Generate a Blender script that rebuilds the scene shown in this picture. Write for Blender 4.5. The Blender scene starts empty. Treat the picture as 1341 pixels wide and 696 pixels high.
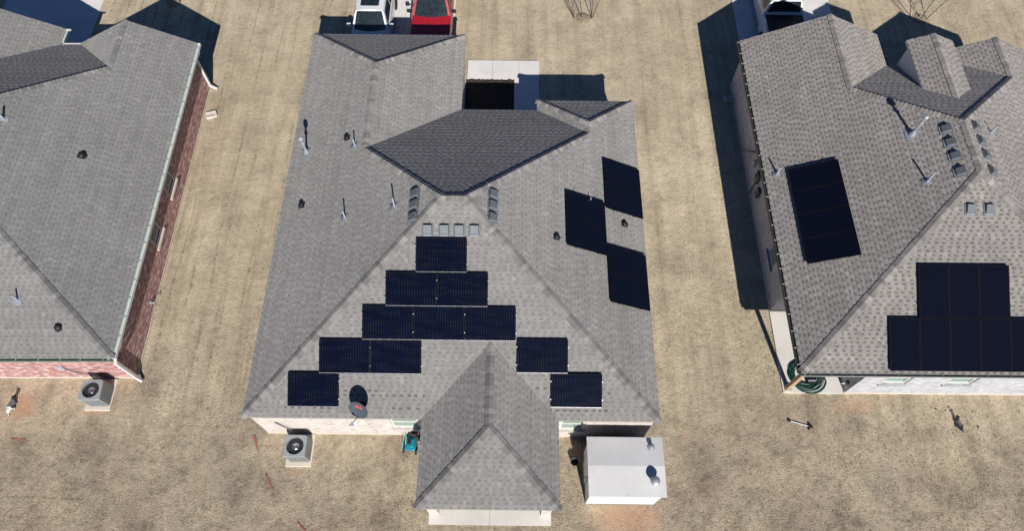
import bpy, math, random
import numpy as np
from mathutils import Vector, Matrix
random.seed(7)
rng = np.random.default_rng(11)
scene = bpy.context.scene
C = bpy.data.collections.new("place"); scene.collection.children.link(C)
R = math.radians

# ---------------------------------------------------------------- materials
MATS = {}
def node_mat(name):
    m = bpy.data.materials.new(name); m.use_nodes = True
    nt = m.node_tree; b = nt.nodes['Principled BSDF']
    return m, nt, b
def N(nt, t, **kw):
    n = nt.nodes.new(t)
    for k, v in kw.items():
        if k in n.inputs: n.inputs[k].default_value = v
        else: setattr(n, k, v)
    return n
def ramp(nt, fac, stops, interp='LINEAR'):
    r = nt.nodes.new('ShaderNodeValToRGB'); r.color_ramp.interpolation = interp
    el = r.color_ramp.elements
    while len(el) > 1: el.remove(el[-1])
    el[0].position, el[0].color = stops[0][0], c4(stops[0][1])
    for p, c in stops[1:]:
        e = el.new(p); e.color = c4(c)
    nt.links.new(fac, r.inputs[0]); return r.outputs[0]
def c4(c):
    if isinstance(c, (int, float)): return (c, c, c, 1)
    return (c[0], c[1], c[2], 1)
def mixc(nt, fac, a, b, mode='MIX'):
    m = nt.nodes.new('ShaderNodeMix'); m.data_type = 'RGBA'; m.blend_type = mode
    for i, v in ((0, fac), (6, a), (7, b)):
        s = m.inputs[i]
        if hasattr(v, 'links'): nt.links.new(v, s)
        elif i == 0: s.default_value = v
        else: s.default_value = c4(v)
    return m.outputs[2]
def math_n(nt, op, a, b=None, c=None, clamp=False):
    m = nt.nodes.new('ShaderNodeMath'); m.operation = op; m.use_clamp = clamp
    for i, v in enumerate((a, b, c)):
        if v is None: continue
        if hasattr(v, 'links'): nt.links.new(v, m.inputs[i])
        else: m.inputs[i].default_value = v
    return m.outputs[0]
def noise(nt, vec, scale, detail=4, rough=.6, dist=0):
    n = nt.nodes.new('ShaderNodeTexNoise'); n.inputs['Scale'].default_value = scale
    n.inputs['Detail'].default_value = detail; n.inputs['Roughness'].default_value = rough
    n.inputs['Distortion'].default_value = dist
    if vec is not None: nt.links.new(vec, n.inputs['Vector'])
    return n.outputs['Fac']
def objcoord(nt):
    return nt.nodes.new('ShaderNodeTexCoord').outputs['Object']
def plain(name, col, rough=.6, metal=0, var=.12, scale=6, bump=0, coat=0, spec=.5):
    if name in MATS: return MATS[name]
    m, nt, b = node_mat(name)
    oc = objcoord(nt); f = noise(nt, oc, scale, 5)
    g = ramp(nt, f, [(.3, 1 - var), (.7, 1 + var)])
    nt.links.new(mixc(nt, 1.0, col, g, 'MULTIPLY'), b.inputs['Base Color'])
    rr = ramp(nt, noise(nt, oc, scale * 2.3, 3), [(.3, max(0, rough - .08)), (.7, min(1, rough + .08))])
    nt.links.new(rr, b.inputs['Roughness'])
    b.inputs['Metallic'].default_value = metal
    b.inputs['Specular IOR Level'].default_value = spec
    b.inputs['Coat Weight'].default_value = coat
    b.inputs['Coat Roughness'].default_value = .06
    if bump:
        bn = nt.nodes.new('ShaderNodeBump'); bn.inputs['Strength'].default_value = bump; bn.inputs['Distance'].default_value = .01
        nt.links.new(noise(nt, oc, scale * 8, 4), bn.inputs['Height']); nt.links.new(bn.outputs[0], b.inputs['Normal'])
    MATS[name] = m; return m

def shingle_mat(name, col, warm, spot=.10):
    m, nt, b = node_mat(name)
    a = nt.nodes.new('ShaderNodeAttribute'); a.attribute_name = 'tone'
    oc = objcoord(nt)
    big = ramp(nt, noise(nt, oc, .35, 4), [(.3, .93), (.7, 1.07)])
    mid = ramp(nt, noise(nt, oc, 2.3, 4), [(.3, .94), (.7, 1.06)])
    fine = ramp(nt, noise(nt, oc, 55, 2), [(.25, 1 - spot), (.75, 1 + spot)])
    hue = noise(nt, oc, 3.1, 2)
    base = mixc(nt, hue, col, warm)
    c = mixc(nt, 1.0, base, big, 'MULTIPLY'); c = mixc(nt, 1.0, c, mid, 'MULTIPLY'); c = mixc(nt, 1.0, c, fine, 'MULTIPLY')
    tc = nt.nodes.new('ShaderNodeCombineColor')
    for i in range(3): nt.links.new(a.outputs['Fac'], tc.inputs[i])
    c = mixc(nt, 1.0, c, tc.outputs[0], 'MULTIPLY')
    nt.links.new(c, b.inputs['Base Color'])
    b.inputs['Roughness'].default_value = .92; b.inputs['Specular IOR Level'].default_value = .25
    b.inputs['Diffuse Roughness'].default_value = .45
    bn = nt.nodes.new('ShaderNodeBump'); bn.inputs['Strength'].default_value = .5; bn.inputs['Distance'].default_value = .004
    nt.links.new(noise(nt, oc, 90, 3), bn.inputs['Height']); nt.links.new(bn.outputs[0], b.inputs['Normal'])
    return m
def brick_mat(name, c1, c2, mortar, streak, amt=.35):
    m, nt, b = node_mat(name)
    uv = nt.nodes.new('ShaderNodeUVMap').outputs[0]
    t = nt.nodes.new('ShaderNodeTexBrick'); nt.links.new(uv, t.inputs['Vector'])
    for k, v in (('Scale', 1.0), ('Brick Width', .215), ('Row Height', .078), ('Mortar Size', .006), ('Mortar Smooth', .1), ('Bias', 0.0)):
        t.inputs[k].default_value = v
    t.inputs['Color1'].default_value = c4(c1); t.inputs['Color2'].default_value = c4(c2); t.inputs['Mortar'].default_value = c4(mortar)
    mp = nt.nodes.new('ShaderNodeMapping'); mp.inputs['Scale'].default_value = (3.5, 9, 1); nt.links.new(uv, mp.inputs[0])
    s = ramp(nt, noise(nt, mp.outputs[0], 1.0, 3), [(.50, 0), (.60, amt)])
    c = mixc(nt, s, t.outputs['Color'], streak)
    g = ramp(nt, noise(nt, uv, 1.1, 5), [(.3, .86), (.7, 1.1)])
    c = mixc(nt, 1.0, c, g, 'MULTIPLY')
    nt.links.new(c, b.inputs['Base Color']); b.inputs['Roughness'].default_value = .9
    b.inputs['Specular IOR Level'].default_value = .2
    bn = nt.nodes.new('ShaderNodeBump'); bn.inputs['Strength'].default_value = .6; bn.inputs['Distance'].default_value = .008
    nt.links.new(t.outputs['Fac'], bn.inputs['Height']); bn.invert = True
    nt.links.new(bn.outputs[0], b.inputs['Normal'])
    return m
def concrete_mat(name, col, joint=0):
    m, nt, b = node_mat(name)
    oc = objcoord(nt)
    c = ramp(nt, noise(nt, oc, .8, 6), [(.25, [k * .86 for k in col]), (.55, col), (.8, [min(.9, k * 1.06) for k in col])])
    st = ramp(nt, noise(nt, oc, 2.7, 5, .7), [(.60, 0), (.78, .22)])
    c = mixc(nt, st, c, (.42, .36, .28))
    f = ramp(nt, noise(nt, oc, 40, 2), [(.3, .95), (.7, 1.04)])
    nt.links.new(mixc(nt, 1.0, c, f, 'MULTIPLY'), b.inputs['Base Color'])
    b.inputs['Roughness'].default_value = .88; b.inputs['Specular IOR Level'].default_value = .3
    return m
DIRT = [(13.1, -2.75, 1.5, .75, .85), (-9.28, 1.0, .62, .60, 1.0), (21.9, 1.35, 1.3, .4, .62), (26.4, 1.58, 1.2, .2, .42), (1.3, -1.32, .5, .14, .7), (-6.5, .75, .55, .14, .7),
        (19.75, 4.9, .35, 1.0, .6), (12.0, -1.2, .5, .9, .6), (11.5, -.6, .35, .5, .6), (15.5, .2, .5, 1.4, .42), (16.1, -1.8, .5, 1.0, .4)]
def ground_mat():
    m, nt, b = node_mat('dormant_turf')
    oc = objcoord(nt)
    sep = nt.nodes.new('ShaderNodeSeparateXYZ'); nt.links.new(oc, sep.inputs[0]); X, Y = sep.outputs[0], sep.outputs[1]
    def mapped(sx, off=(0, 0, 0)):
        mp = nt.nodes.new('ShaderNodeMapping'); mp.inputs['Scale'].default_value = sx; mp.inputs['Location'].default_value = off; nt.links.new(oc, mp.inputs[0]); return mp.outputs[0]
    back = math_n(nt, 'MULTIPLY_ADD', Y, .16, .30, clamp=True)      # 1 on the better kept lawn beyond and between the houses
    rough = math_n(nt, 'MULTIPLY_ADD', back, -.45, 1.0)
    big = noise(nt, oc, .13, 4, .55)
    c = mixc(nt, ramp(nt, big, [(.36, 0), (.66, 1)]), (.61, .50, .34), (.73, .61, .43))
    c = mixc(nt, math_n(nt, 'MULTIPLY_ADD', back, -.75, .75), c, (.505, .41, .295))
    # broad patches of different straw: brown thatch, grey olive, yellow
    def tint(sc, off, lo, hi, amt, col):
        nonlocal c
        k = ramp(nt, noise(nt, mapped((sc, sc * .8, 1), off), 1, 5, .65), [(lo, 0), (hi, amt)])
        c = mixc(nt, math_n(nt, 'MULTIPLY', k, rough), c, col)
    tint(.55, (3, 7, 0), .48, .64, .75, (.37, .29, .21))
    tint(.42, (13, 2, 0), .50, .70, .55, (.41, .37, .27))
    tint(.38, (5, 17, 0), .50, .70, .60, (.72, .59, .39))
    # wheel and mowing streaks running front to back
    stk = noise(nt, mapped((1.6, .045, 1), (2, 3, 0)), 1, 4, .65)
    side = math_n(nt, 'MULTIPLY_ADD', Y, .22, .55, clamp=True)
    g = mixc(nt, side, (1, 1, 1), ramp(nt, stk, [(.32, .74), (.47, 1.0), (.66, 1.15)]))
    c = mixc(nt, 1.0, c, g, 'MULTIPLY')
    def mod(f, stops):
        nonlocal c
        c = mixc(nt, rough, c, mixc(nt, 1.0, c, ramp(nt, f, stops), 'MULTIPLY'))
    mid = noise(nt, oc, .9, 8, .8); mod(mid, [(.34, .56), (.48, .95), (.64, 1.16)])
    clump = noise(nt, oc, 4.2, 7, .8); mod(clump, [(.28, .50), (.44, .90), (.60, 1.08), (.8, 1.28)])
    fine = noise(nt, oc, 20, 3, .7); mod(fine, [(.3, .66), (.5, 1.0), (.72, 1.24)])
    fl = noise(nt, oc, 7.5, 6, .8)
    patch = noise(nt, mapped((.8, .5, 1), (1, 9, 0)), 1, 5, .7)
    flm = math_n(nt, 'MULTIPLY', ramp(nt, fl, [(.54, 0), (.63, 1)]), ramp(nt, patch, [(.44, .10), (.62, .95)]))
    c = mixc(nt, math_n(nt, 'MULTIPLY', flm, rough), c, (.17, .13, .085))
    # crooked seams between laid strips of turf
    def seams(coord, period, sx, lo, hi, wd):
        v = mapped(sx)
        wob = math_n(nt, 'MULTIPLY', math_n(nt, 'SUBTRACT', noise(nt, v, .7, 5, .6), .5), .55)
        wob2 = math_n(nt, 'MULTIPLY', math_n(nt, 'SUBTRACT', noise(nt, oc, 5, 3, .6), .5), .10)
        t = math_n(nt, 'FRACT', math_n(nt, 'DIVIDE', math_n(nt, 'ADD', math_n(nt, 'ADD', coord, wob), wob2), period))
        line = ramp(nt, math_n(nt, 'ABSOLUTE', math_n(nt, 'SUBTRACT', t, .5)), [(0, 1), (wd, 0)])
        gate = ramp(nt, noise(nt, v, 1.1, 5, .7), [(lo, 0), (hi, 1)])
        return math_n(nt, 'MULTIPLY', line, math_n(nt, 'MULTIPLY', gate, ramp(nt, clump, [(.38, 1), (.56, .15)])))
    left = math_n(nt, 'MULTIPLY_ADD', X, -.35, .9, clamp=True)
    s1 = math_n(nt, 'MULTIPLY', math_n(nt, 'MULTIPLY', seams(X, .74, (1.2, .25, 1), .43, .58, .10), math_n(nt, 'MULTIPLY_ADD', Y, .5, -.4, clamp=True)), left)
    s2 = math_n(nt, 'MULTIPLY', math_n(nt, 'MULTIPLY', seams(Y, .66, (.30, 1.2, 1), .46, .60, .09), math_n(nt, 'MULTIPLY_ADD', Y, -.5, .9, clamp=True)), left)
    c = mixc(nt, math_n(nt, 'MULTIPLY', s1, .9), c, (.15, .115, .08))
    c = mixc(nt, math_n(nt, 'MULTIPLY', s2, .9), c, (.15, .10, .07))
    # bare red soil showing through in torn patches
    acc = None
    for (x, y, rx, ry, amt) in DIRT:
        dx = math_n(nt, 'DIVIDE', math_n(nt, 'SUBTRACT', X, x), rx * 1.25); dy = math_n(nt, 'DIVIDE', math_n(nt, 'SUBTRACT', Y, y), ry * 1.25)
        d = math_n(nt, 'ADD', math_n(nt, 'MULTIPLY', dx, dx), math_n(nt, 'MULTIPLY', dy, dy))
        k = math_n(nt, 'MULTIPLY', math_n(nt, 'SUBTRACT', 1.0, d, clamp=True), amt)
        acc = k if acc is None else math_n(nt, 'MAXIMUM', acc, k)
    tear = math_n(nt, 'ADD', math_n(nt, 'MULTIPLY', noise(nt, oc, 2.4, 7, .85), 1.7), math_n(nt, 'MULTIPLY', fine, .45))
    k = ramp(nt, math_n(nt, 'MULTIPLY', math_n(nt, 'POWER', acc, .6), tear), [(.52, 0), (1.15, .72)])
    c = mixc(nt, k, c, (.585, .335, .21))
    nt.links.new(c, b.inputs['Base Color'])
    b.inputs['Roughness'].default_value = .95; b.inputs['Specular IOR Level'].default_value = .1
    bn = nt.nodes.new('ShaderNodeBump'); bn.inputs['Strength'].default_value = 1.0; bn.inputs['Distance'].default_value = .06
    h = math_n(nt, 'ADD', clump, math_n(nt, 'MULTIPLY', fine, .6))
    nt.links.new(h, bn.inputs['Height']); nt.links.new(bn.outputs[0], b.inputs['Normal'])
    return m
def blade_mat():
    m, nt, b = node_mat('dry_blades')
    a = nt.nodes.new('ShaderNodeAttribute'); a.attribute_name = 'tone'
    c = ramp(nt, a.outputs['Fac'], [(0, (.20, .15, .10)), (.35, (.46, .37, .26)), (.75, (.65, .535, .39)), (1, (.79, .68, .53))])
    nt.links.new(c, b.inputs['Base Color']); b.inputs['Roughness'].default_value = .85; b.inputs['Specular IOR Level'].default_value = .15
    return m
def cell_mat(name, base, line, glint, period, rows, frame_w, h):
    """photovoltaic laminate: half-cut cells with bus lines, laid out in metres on the panel's own face"""
    m, nt, b = node_mat(name)
    oc = objcoord(nt); sep = nt.nodes.new('ShaderNodeSeparateXYZ'); nt.links.new(oc, sep.inputs[0]); X, Y = sep.outputs[0], sep.outputs[1]
    fx = math_n(nt, 'FRACT', math_n(nt, 'DIVIDE', X, period)); fy = math_n(nt, 'FRACT', math_n(nt, 'DIVIDE', Y, h))
    lx = math_n(nt, 'LESS_THAN', math_n(nt, 'ABSOLUTE', math_n(nt, 'SUBTRACT', fx, .5)), .16)
    ly = math_n(nt, 'LESS_THAN', math_n(nt, 'ABSOLUTE', math_n(nt, 'SUBTRACT', fy, .5)), .47)
    mp = nt.nodes.new('ShaderNodeMapping'); mp.inputs['Scale'].default_value = (1.4, 5.4, 1); nt.links.new(oc, mp.inputs[0])
    oi = nt.nodes.new('ShaderNodeObjectInfo')
    cv = nt.nodes.new('ShaderNodeCombineXYZ'); nt.links.new(math_n(nt, 'MULTIPLY', oi.outputs['Random'], 40.0), cv.inputs[0])
    ad = nt.nodes.new('ShaderNodeVectorMath'); nt.links.new(mp.outputs[0], ad.inputs[0]); nt.links.new(cv.outputs[0], ad.inputs[1])
    zone = noise(nt, ad.outputs[0], .9, 2)
    hue = noise(nt, ad.outputs[0], 2.0, 2)
    g = mixc(nt, ramp(nt, hue, [(.45, 0), (.6, 1)]), line, glint)
    amt = math_n(nt, 'MULTIPLY', math_n(nt, 'MULTIPLY', lx, ly), ramp(nt, zone, [(.44, .12), (.60, 1)]))  # zones of blue and orange glint painted into the bus-line colour
    c = mixc(nt, amt, base, g)
    nt.links.new(c, b.inputs['Base Color'])
    b.inputs['Roughness'].default_value = .12; b.inputs['Specular IOR Level'].default_value = .45
    return m

M = dict(
    roof_mid=shingle_mat('weathered_grey_shingle', (.300, .290, .280), (.318, .300, .280)),
    roof_left=shingle_mat('cool_grey_shingle', (.272, .268, .260), (.284, .272, .258)),
    roof_right=shingle_mat('brown_grey_shingle', (.335, .312, .292), (.355, .324, .298)),
    brick_cream=brick_mat('cream_brick', (.78, .71, .645), (.70, .62, .56), (.74, .70, .65), (.34, .28, .25), .45),
    brick_red=brick_mat('red_brick', (.50, .225, .205), (.33, .13, .12), (.60, .47, .44), (.80, .64, .61), .80),
    brick_white=brick_mat('grey_white_brick', (.62, .62, .63), (.52, .52, .54), (.64, .64, .65), (.34, .34, .36), .6),
    concrete=concrete_mat('pale_concrete', (.84, .79, .72)),
    concrete_pink=concrete_mat('warm_concrete', (.76, .66, .55)),
    drive=concrete_mat('driveway_concrete', (.85, .815, .765)),
    ground=ground_mat(), blades=blade_mat(),
    mulch=plain('dark_mulch', (.055, .040, .030), .95, var=.5, scale=14, bump=1),
    white=plain('white_trim_paint', (.80, .79, .76), .5, var=.05, scale=3),
    cream=plain('cream_trim_paint', (.72, .66, .57), .55, var=.07, scale=3),
    soffit=plain('soffit_paint', (.62, .58, .52), .6, var=.05),
    tan=plain('tan_fascia_paint', (.33, .31, .29), .6, var=.08),
    green_gutter=plain('pale_green_gutter_paint', (.66, .76, .64), .45, var=.06, scale=4),
    green_dark=plain('green_gutter_side', (.16, .22, .16), .5, var=.1, scale=4),
    gutter_dark=plain('gutter_painted_shade', (.040, .042, .042), .5, var=.2, scale=4),  # shade inside the trough, painted as a dark gutter colour
    gutter_grey=plain('grey_gutter_lip', (.30, .32, .30), .5, var=.1, scale=4),
    glass=plain('window_glass', (.23, .34, .28), .12, var=.12, scale=2, spec=.8),
    glass_dark=plain('dark_window_glass', (.035, .042, .05), .08, var=.2, scale=2, spec=.8),
    galv=plain('galvanised_steel', (.56, .59, .62), .42, metal=.55, var=.10, scale=9),
    vent_grey=plain('vent_grey_paint', (.15, .165, .18), .5, var=.12, scale=10),
    vent_black=plain('black_vent_plastic', (.018, .018, .02), .55, var=.2, scale=10),
    lead=plain('lead_flashing', (.30, .325, .36), .55, var=.15, scale=12),
    pvc=plain('weathered_pvc', (.46, .49, .54), .5, var=.1, scale=12),
    alu=plain('black_anodised_frame', (.006, .0065, .009), .75, var=.1, spec=.12),
    alu_edge=plain('bare_aluminium', (.72, .73, .75), .35, metal=.8, var=.05),
    cell_a=cell_mat('blue_black_cells', (.0030, .0042, .0125), (.008, .015, .044), (.030, .020, .014), .085, 6, .02, .186),
    cell_b=cell_mat('flat_black_cells', (.0045, .0052, .0120), (.006, .007, .014), (.007, .007, .013), .085, 6, .02, .186),
    ac_body=plain('grey_cabinet_paint', (.34, .36, .36), .5, var=.08, scale=6),
    ac_dark=plain('dark_coil', (.03, .033, .036), .6, var=.2),
    ac_fin=plain('mid_grey_fittings', (.16, .17, .175), .55, var=.1),  # even mid grey for cabinet base, conduits and meter box
    steel=plain('brushed_steel', (.62, .64, .67), .25, metal=.9, var=.1),
    shed_wall=plain('white_shed_panel', (.82, .81, .79), .5, var=.04, scale=3),
    shed_roof=plain('pale_grey_membrane', (.72, .705, .68), .85, var=.06, scale=1.2),
    dish=plain('slate_dish_paint', (.072, .092, .115), .42, var=.1, scale=6),
    logo=plain('red_logo_paint', (.62, .10, .13), .5, var=.03),
    black=plain('black_plastic', (.016, .016, .018), .5, var=.2, scale=12),
    rubber=plain('tyre_rubber', (.018, .018, .018), .85, var=.2, scale=20),
    teal=plain('teal_plastic', (.010, .26, .34), .35, var=.1, scale=8),
    teal_light=plain('light_teal_tube', (.24, .62, .62), .35, var=.08, scale=8),
    brown=plain('brown_bag_cloth', (.045, .028, .022), .9, var=.3, scale=20),
    hose=plain('green_hose', (.012, .085, .060), .4, var=.2, scale=14),
    wood=plain('cedar_post', (.50, .36, .21), .7, var=.15, scale=9),
    bark=plain('bare_bark', (.115, .085, .065), .9, var=.3, scale=25),
    bark_pale=plain('pale_bark', (.42, .37, .33), .85, var=.2, scale=25),
    car_white=plain('white_car_paint', (.80, .81, .82), .25, var=.02, coat=.8),
    car_red=plain('red_car_paint', (.43, .016, .028), .3, var=.03, coat=.9),
    car_glass=plain('car_glass', (.022, .032, .036), .10, var=.35, scale=5, spec=.8),
    car_trim=plain('black_car_trim', (.02, .02, .022), .5, var=.1),
    dash=plain('grey_dashboard', (.16, .19, .19), .7, var=.3, scale=9),
    chrome=plain('chrome', (.75, .76, .78), .12, metal=1, var=.03),
    lamp=plain('lamp_lens', (.70, .72, .75), .1, var=.05, spec=.9),
    red_mark=plain('red_marking_paint', (.45, .15, .11), .8, var=.25, scale=14),
    fur_black=plain('black_fur', (.014, .013, .013), .8, var=.4, scale=30, bump=.6),
    fur_grey=plain('grey_fur', (.12, .125, .14), .7, var=.3, scale=30, bump=.6),
    fur_white=plain('white_fur', (.72, .69, .66), .8, var=.1, scale=30, bump=.6),
    fur_tan=plain('tan_fur', (.50, .27, .13), .8, var=.2, scale=30, bump=.6),
    stone=plain('pale_cast_stone', (.66, .60, .52), .9, var=.25, scale=7, bump=.8),
    root_soil=plain('root_soil', (.34, .265, .185), .95, var=.4, scale=12, bump=1),
    soil=plain('clod_soil', (.055, .038, .026), .95, var=.4, scale=20),
)

# ---------------------------------------------------------------- mesh builder
class MB:
    def __init__(s): s.v = []; s.f = []; s.m = []; s.t = []; s.mats = []
    def mi(s, mat):
        if mat not in s.mats: s.mats.append(mat)
        return s.mats.index(mat)
    def poly(s, pts, mat, tone=1.0):
        k = len(s.v); s.v += [tuple(p) for p in pts]; s.f.append(tuple(range(k, k + len(pts)))); s.m.append(s.mi(mat)); s.t.append(tone)
    def mesh(s, verts, faces, mat, T=None, tone=1.0):
        k = len(s.v)
        s.v += [tuple(T @ Vector(p)) if T else tuple(p) for p in verts]
        i = s.mi(mat)
        for f in faces: s.f.append(tuple(k + q for q in f)); s.m.append(i); s.t.append(tone)
    def box(s, c, d, mat, T=None, bev=0, taper=1.0):
        x, y, z = c; a, b, h = d[0] / 2, d[1] / 2, d[2] / 2
        if bev <= 0:
            V = [(x + i * a * (taper if k > 0 else 1), y + j * b * (taper if k > 0 else 1), z + k * h) for k in (-1, 1) for j in (-1, 1) for i in (-1, 1)]
            F = [(0, 2, 3, 1), (4, 5, 7, 6), (0, 1, 5, 4), (2, 6, 7, 3), (0, 4, 6, 2), (1, 3, 7, 5)]
            s.mesh(V, F, mat, T); return
        # rounded-corner prism with chamfered top
        n = 4; ring = []
        for q, (sx, sy) in enumerate(((1, 1), (-1, 1), (-1, -1), (1, -1))):
            for t in range(n + 1):
                an = math.pi / 2 * (q + t / n); ring.append((sx * (a - bev) + bev * math.cos(an), sy * (b - bev) + bev * math.sin(an)))
        L = len(ring); V = []
        ch = min(bev * .5, h * .5)
        for zz, k in ((-h, 1), (h - ch, 1), (h, 1 - ch / max(a, b))):
            V += [(x + p[0] * k, y + p[1] * k, z + zz) for p in ring]
        F = [tuple(reversed(range(L))), tuple(range(2 * L, 3 * L))]
        for lv in (0, 1):
            for i in range(L): F.append((lv * L + i, lv * L + (i + 1) % L, (lv + 1) * L + (i + 1) % L, (lv + 1) * L + i))
        s.mesh(V, F, mat, T)
    def cyl(s, p0, p1, r0, r1, mat, n=14, caps=True, T=None):
        p0, p1 = Vector(p0), Vector(p1); d = (p1 - p0).normalized()
        u = d.orthogonal().normalized(); w = d.cross(u)
        V = []
        for p, r in ((p0, r0), (p1, r1)):
            V += [p + (u * math.cos(2 * math.pi * i / n) + w * math.sin(2 * math.pi * i / n)) * r for i in range(n)]
        F = [(i, (i + 1) % n, n + (i + 1) % n, n + i) for i in range(n)]
        if caps: F += [tuple(reversed(range(n))), tuple(range(n, 2 * n))]
        s.mesh(V, F, mat, T)
    def lathe(s, prof, mat, n=20, T=None, c=(0, 0, 0)):
        V = []; F = []
        for (r, z) in prof: V += [(c[0] + r * math.cos(2 * math.pi * i / n), c[1] + r * math.sin(2 * math.pi * i / n), c[2] + z) for i in range(n)]
        for k in range(len(prof) - 1):
            for i in range(n): F.append((k * n + i, k * n + (i + 1) % n, (k + 1) * n + (i + 1) % n, (k + 1) * n + i))
        if prof[-1][0] > 1e-4: F.append(tuple(range((len(prof) - 1) * n, len(prof) * n)))
        s.mesh(V, F, mat, T)
    def tube(s, pts, r, mat, n=8, T=None, r1=None):
        pts = [Vector(p) for p in pts]; V = []; F = []
        u = None
        for k, p in enumerate(pts):
            d = (pts[min(k + 1, len(pts) - 1)] - pts[max(k - 1, 0)]).normalized()
            if u is None: u = d.orthogonal().normalized()
            u = (u - d * u.dot(d)).normalized(); w = d.cross(u)
            rr = r if r1 is None else r + (r1 - r) * k / (len(pts) - 1)
            V += [p + (u * math.cos(2 * math.pi * i / n) + w * math.sin(2 * math.pi * i / n)) * rr for i in range(n)]
        for k in range(len(pts) - 1):
            for i in range(n): F.append((k * n + i, k * n + (i + 1) % n, (k + 1) * n + (i + 1) % n, (k + 1) * n + i))
        F += [tuple(reversed(range(n))), tuple(range((len(pts) - 1) * n, len(pts) * n))]
        s.mesh(V, F, mat, T)
    def build(s, name, parent=None, smooth=None, uv=False, tone=False):
        me = bpy.data.meshes.new(name); me.from_pydata(s.v, [], s.f)
        for m in s.mats: me.materials.append(m)
        me.polygons.foreach_set('material_index', s.m)
        if tone:
            at = me.attributes.new('tone', 'FLOAT', 'FACE'); at.data.foreach_set('value', s.t)
        if uv:
            lay = me.uv_layers.new(name='UVMap'); co = np.array(s.v, float)
            for p in me.polygons:
                nrm = p.normal
                for li in p.loop_indices:
                    x, y, z = co[me.loops[li].vertex_index]
                    if abs(nrm.z) > .7: lay.data[li].uv = (x, y)
                    elif abs(nrm.x) > abs(nrm.y): lay.data[li].uv = (y, z)
                    else: lay.data[li].uv = (x, z)
        if smooth:
            me.polygons.foreach_set('use_smooth', [True] * len(me.polygons)); me.set_sharp_from_angle(angle=R(smooth))
        me.update()
        o = bpy.data.objects.new(name, me); C.objects.link(o)
        if parent: o.parent = parent
        return o
def tag(o, label=None, cat=None, group=None, kind=None):
    for k, v in (('label', label), ('category', cat), ('group', group), ('kind', kind)):
        if v: o[k] = v
    return o
def thing(name, label, cat, loc=(0, 0, 0), rz=0, group=None, mat=None):
    o = bpy.data.objects.new(name, None); C.objects.link(o); o.empty_display_size = .2
    if mat is not None: o.matrix_world = mat
    else: o.location = loc; o.rotation_euler = (0, 0, rz)
    return tag(o, label, cat, group)
def copy_tree(o, parent=None):
    c = o.copy(); C.objects.link(c)
    if parent: c.parent = parent
    for ch in list(o.children): copy_tree(ch, c)
    return c

# ---------------------------------------------------------------- roof planes
class Plane:
    """z = z0 + gx*(x-x0) + gy*(y-y0)"""
    def __init__(s, p0, g):
        s.p0 = Vector(p0); s.g = g; m = math.hypot(*g); h = Vector((g[0] / m, g[1] / m, 0))
        s.s = Vector((h.x, h.y, m)).normalized(); s.a = Vector((h.y, -h.x, 0)); s.n = s.a.cross(s.s)
    def z(s, x, y): return s.p0.z + s.g[0] * (x - s.p0.x) + s.g[1] * (y - s.p0.y)
    def P(s, x, y, lift=0): return Vector((x, y, s.z(x, y))) + s.n * lift
    def ab(s, p): d = p - s.p0; return (d.dot(s.a), d.dot(s.s))
    def at(s, a, b, lift): return s.p0 + s.a * a + s.s * b + s.n * lift
    def frame(s, x, y, lift=0, rot=0):
        o = s.P(x, y, lift)
        m = Matrix((s.a, s.s, s.n)).transposed().to_4x4(); m.translation = o
        return m @ Matrix.Rotation(rot, 4, 'Z')
def clip(poly, conv):
    out = poly
    for i in range(len(conv)):
        a, b = conv[i], conv[(i + 1) % len(conv)]
        ex, ey = b[0] - a[0], b[1] - a[1]; inp = out; out = []
        if not inp: return []
        ds = [ex * (p[1] - a[1]) - ey * (p[0] - a[0]) for p in inp]
        if min(ds) >= -1e-9: out = inp; continue
        if max(ds) <= 1e-9: return []
        for k in range(len(inp)):
            p, q = inp[k], inp[(k + 1) % len(inp)]; dp, dq = ds[k], ds[(k + 1) % len(inp)]
            if dp >= 0: out.append(p)
            if (dp > 0) != (dq > 0) and dp != dq:
                t = dp / (dp - dq); out.append((p[0] + t * (q[0] - p[0]), p[1] + t * (q[1] - p[1])))
    return out
COURSE = .146
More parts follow.
